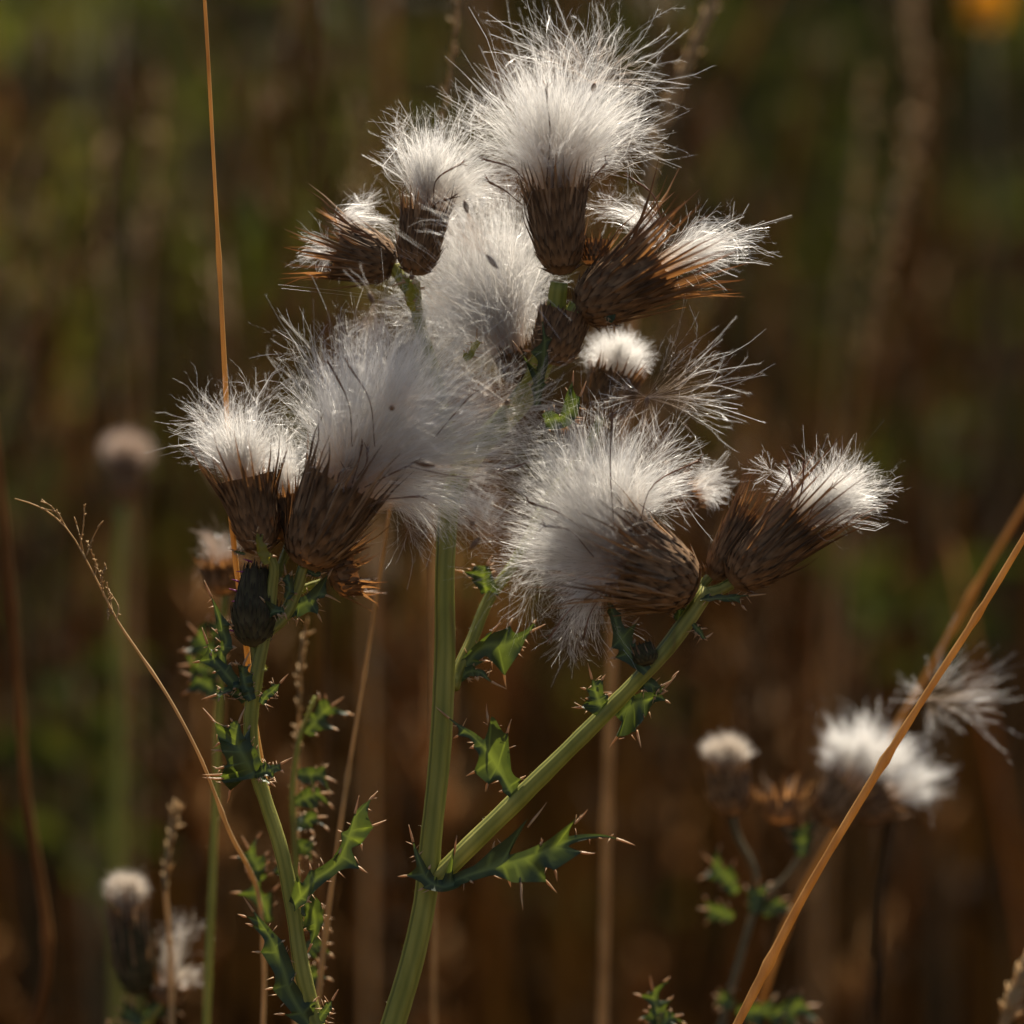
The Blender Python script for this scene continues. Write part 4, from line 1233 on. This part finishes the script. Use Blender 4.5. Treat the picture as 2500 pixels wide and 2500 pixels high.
seed((1142, 520, -150), (1133, 488, -150), [(-75, 22, 230, 60)], 'seed hanging upside down from its brown achene, just right of the upper left head')
seed((1187, 622, -150), (1216, 656, -150), [(125, 25, 190, 40)], 'slender seed below the upside down one, its achene pointing down to the right')
seed((912, 742, -160), (900, 712, -160), [(-90, 38, 130, 70), (128, 2, 130, 1), (106, 2, 100, 2), (48, 3, 105, 2), (10, 20, 70, 14)], 'seed with three white plumes raised like antennae, below the left pointing head')
seed((1452, 203, -60), (1447, 225, -40), [(55, 8, 230, 8), (22, 12, 230, 10), (95, 25, 230, 12), (145, 20, 280, 16), (-5, 12, 220, 6), (75, 8, 200, 6)], 'feathery star shaped seed on top of the topmost tuft', barb=40, blen=20)
seed((1582, 970, -60), (1578, 990, -50), [(12, 16, 270, 26), (45, 18, 250, 12), (-12, 14, 240, 16), (170, 35, 130, 14), (-100, 40, 130, 16), (70, 14, 220, 6)], 'spidery loose seed whose long plumes stream to the right under the sunlit orange head', barb=26)
seed((1062, 1137, -200), (1012, 1130, -200), [(-8, 18, 260, 46), (-35, 20, 180, 24)], 'seed lying flat with its plumes streaming right, in front of the big silky tuft')
seed((1172, 1312, -150), (1146, 1342, -150), [(60, 45, 110, 50)], 'short seed with a dark achene hanging by the top of the thick stem')
seed((1232, 988, -120), (1245, 975, -110), [(165, 40, 170, 46), (15, 30, 150, 26), (-40, 40, 110, 20), (80, 40, 120, 16)], 'tangled tan seed caught on the green stem in the middle of the plant', bend=.25)
seed((1008, 682, -90), (1003, 672, -85), [(-45, 30, 200, 50), (-10, 20, 120, 14)], 'seed whose plumes fan down beside the green leaf under the upper left head')
seed((955, 992, -190), (958, 1000, -170), [(70, 50, 170, 70), (10, 60, 150, 60), (170, 40, 120, 30)], 'seed seen end on as a bright star inside the big silky tuft')
seed((1155, 1272, -150), (1150, 1285, -150), [(70, 30, 90, 30)], 'tiny tan seed above the hanging dark achene')
seed((2265, 1705, 500), (2255, 1720, 500), [(12, 10, 230, 22), (-12, 12, 220, 22), (50, 20, 150, 26), (-60, 50, 110, 20), (160, 40, 90, 16)], 'blurred loose seed behind the orange stalk with plumes pointing right', wid=1.1, barb=20)

# ================================================================ grass stalks one can tell apart
def grass(name, pts, w, mat, label, root=None, sides=9, n=46, cat='grass stalk', group='single dry grass stalks'):
    root = root if root is not None else to_ground(*pts[0])
    e = empty(name, root, label, cat, group)
    q = spline(PP(pts), n)
    f = np.linspace(0, 1, 7)[:-1, None]
    d = unit(q[0] - q[1])
    drop = np.linalg.norm(root - q[0])
    low = (1 - f) ** 2 * root + 2 * f * (1 - f) * (q[0] + d * drop * .4) + f ** 2 * q[0]
    p = np.vstack([low, q])
    w = np.concatenate([np.full(6, w[0]), np.interp(np.linspace(0, 1, n), np.linspace(0, 1, len(w)), w)])
    w = w * knobs(len(w), .10)
    for q in range(3):
        k = int(len(w) * (.25 + .22 * q + .1 * random.random()))
        w[k] *= 1.35
        w[k + 1:] *= .95
    part('stalk', tube(p, w * S, sides, .05, 3), mat, e, origin=p[0])
    return e, p


grass('grass_stalk', [(785, 2560, 70), (742, 2360, 70), (700, 2150, 70), (655, 1950, 65), (622, 1770, 60), (600, 1560, 50), (572, 1340, 40), (556, 1050, 30), (541, 750, 20), (522, 400, 10), (497, -40, 0), (480, -260, 0)], [8, 8, 8, 7.5, 7, 6.5, 5.5, 5, 4.5],
      M_STRAW, 'slender upright orange grass stalk rising behind the left seed head to the top edge')
e, p = grass('branched_grass', [(640, 2560, 300), (645, 2360, 300), (630, 2180, 260), (560, 2030, 120), (480, 1830, 20), (410, 1700, 0), (337, 1590, 0), (286, 1514, 0), (246, 1435, 0), (210, 1366, 0), (163, 1290, 0), (101, 1239, 0), (36, 1217, 0)],
             [6, 6, 6, 5, 4.5, 4, 3, 2.2, 1.6], M_TAN, 'thin dry branched grass head leaning left, at the left edge in focus')
br = []
zz = (0, 1000, .36232)
for bp in ([(580, 1010), (545, 920), (560, 800), (570, 655)], [(560, 960), (540, 860), (510, 755)], [(585, 980), (620, 880), (670, 780)], [(640, 1120), (650, 1050), (620, 970), (590, 900)], [(690, 1200), (690, 1120), (712, 1060)],
           [(700, 1260), (680, 1140), (635, 1010)], [(760, 1380), (745, 1290), (720, 1170)], [(780, 1420), (800, 1350), (735, 1220)], [(450, 800), (400, 720), (330, 640), (280, 618)], [(760, 1380), (735, 1340), (728, 1400)], [(440, 790), (380, 690), (300, 670)]):
    q = spline(PP([(x, y, random.uniform(-15, 15)) for x, y in zl(*zz, bp)]), 12)
    g = [tube(q, [2.2 * S, 1.5 * S, 1.2 * S], 5)]
    for c in range(12):
        i = random.randrange(2, 12)
        g.append(cone(q[i], q[i] + (unit(q[i] - q[i - 1]) + .7 * rng.normal(size=3)) * 5 * S, 2.4 * S, .8 * S, 4))
    br.append(merge(g))
for g in br:
    part('branchlet', g, M_TAN, e, origin=g['V'][0])
grass('grass_stalk', [(1755, 2590, -40), (1798, 2505, -40), (1861, 2383, -40), (1945, 2220, -40), (2112, 1935, -40), (2259, 1699, -40), (2383, 1508, -40), (2500, 1314, -40), (2620, 1110, -40)],
      [11, 11, 10.5, 10, 9, 8], M_STRAW, 'long orange grass stalk slanting across the lower right corner, in focus', root=A([-.0 + P(1700, 2590, -40)[0], P(1700, 2590, -40)[1], 0.]))
grass('grass_stalk', [(1825, 2560, 850), (1930, 2240, 850), (2080, 1965, 850), (2180, 1790, 850), (2290, 1600, 850), (2395, 1410, 850), (2500, 1235, 850), (2600, 1060, 850)], [9, 9, 9, 8], M_STRAW, 'blurred orange grass stalk running just behind the sharp slanting one at right')
grass('grass_stalk', [(765, 2580, 260), (775, 2460, 260), (850, 1890, 260), (905, 1550, 260), (942, 1310, 260), (960, 1180, 260)], [7, 7, 6, 5], M_TAN, 'pinkish brown thin stalk leaning right between the two thistle stems')
grass('grass_stalk', [(800, 2560, 1700), (790, 1900, 1700), (785, 1200, 1700), (780, 600, 1700), (782, -40, 1700), (784, -300, 1700)], [9, 9, 8, 7], M_STRAWSHADE, 'blurred orange vertical stalk rising past the left pointing head')
grass('grass_stalk', [(2130, 2560, 1500), (2140, 2300, 1500), (2170, 2000, 1500), (2200, 1750, 1500)], [16, 14, 12, 9], M_TANSHADE, 'blurred pale tan stem at the bottom right below the white tufts')
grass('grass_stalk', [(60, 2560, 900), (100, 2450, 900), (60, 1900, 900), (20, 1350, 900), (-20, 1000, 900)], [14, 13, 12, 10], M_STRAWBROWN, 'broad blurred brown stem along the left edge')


def spike(pts, w, mat, label, n=60, L=30, spread=.4, t0=.5, name='grass_spike'):
    e, p = grass(name, pts, w, mat, label)
    p = p[6:]
    g = []
    k = len(p)
    for q in range(n):
        f = (t0 + (1 - t0) * random.random()) * (k - 1)
        i = min(int(f), k - 2)
        c = p[i] + (p[i + 1] - p[i]) * (f - i)
        t = unit(p[i + 1] - p[i])
        d = unit(t + spread * rng.normal(size=3))
        g.append(cone(c, c + d * S * L * random.uniform(.5, 1.2), 5 * S * L / 30, 1 * S, 4))
    part('seed_spike', merge(g), mat, e, origin=p[-1], kind='stuff')
    return e


spike([(1060, 2560, 700), (1055, 1400, 700), (1065, 500, 700), (1080, 300, 700), (1100, 150, 700), (1118, -30, 700), (1125, -120, 700)], [7, 7, 6, 4], M_TAN, 'blurred grass spike rising left of the topmost tuft', n=80, L=30, t0=.78)
spike([(1470, 2560, 950), (1500, 1500, 950), (1575, 520, 950), (1600, 350, 950), (1660, 200, 950), (1745, 0, 950), (1790, -110, 950)], [15, 15, 17, 15], M_TAN, 'thick blurred tan grass head bending right of the topmost tuft', n=260, L=46, t0=.72, spread=.25)
spike([(2000, 2560, 3600), (2050, 1500, 3600), (2120, 800, 3600), (2180, 560, 3600), (2240, 300, 3600), (2220, 0, 3600), (2200, -150, 3600)], [15, 14, 13, 10], M_TAN, 'tall blurred tan grass head swaying in the upper right', n=220, L=62, t0=.6, spread=.3)
spike([(1980, 2560, 3900), (2010, 1500, 3900), (2060, 700, 3900), (2100, 400, 3900), (2115, 200, 3900)], [14, 13, 12, 9], M_TAN, 'blurred pinkish grass spike left of the tall swaying one', n=240, L=70, t0=.74, spread=.2)
spike([(420, 2580, 560), (415, 2300, 560), (405, 2150, 560), (415, 2060, 560), (430, 1985, 560)], [8, 7, 6, 5], M_TAN, 'blurred crooked dry spike above the lower left white tuft', n=70, L=40, t0=.68, spread=.35)
spike([(720, 2580, 420), (725, 2100, 420), (732, 1700, 420), (738, 1580, 420), (748, 1530, 420)], [6, 6, 5, 4], M_TAN, 'blurred small dry spike between the left thistle and the pinkish stalk', n=70, L=28, t0=.7, spread=.35)
spike([(300, 2560, 3400), (290, 1800, 3400), (330, 1300, 3400), (350, 700, 3400), (375, 350, 3400), (390, 200, 3400)], [12, 11, 10, 8], M_TAN, 'blurred brown stem with pale top, upper left behind the orange stalk', n=120, L=60, t0=.82, spread=.3)
spike([(330, 2560, 3200), (320, 1400, 3200), (270, 800, 3200), (245, 560, 3200), (260, 350, 3200)], [12, 11, 10, 8], M_TAN, 'blurred curved tan stem bowing left in the upper left', n=60, L=50, t0=.7, spread=.3)
spike([(900, 2560, 3000), (900, 1400, 3000), (880, 600, 3000), (870, 350, 3000), (865, 250, 3000)], [12, 11, 10, 8], M_TAN, 'blurred tan spike just left of the upper left head', n=100, L=55, t0=.8, spread=.3)
spike([(2435, 2600, 520), (2450, 2510, 520), (2475, 2430, 520), (2510, 2350, 520), (2550, 2280, 520)], [14, 15, 15, 12], M_TAN, 'pale blurred grass head cut off by the bottom right corner', n=220, L=62, t0=.3, spread=.25)
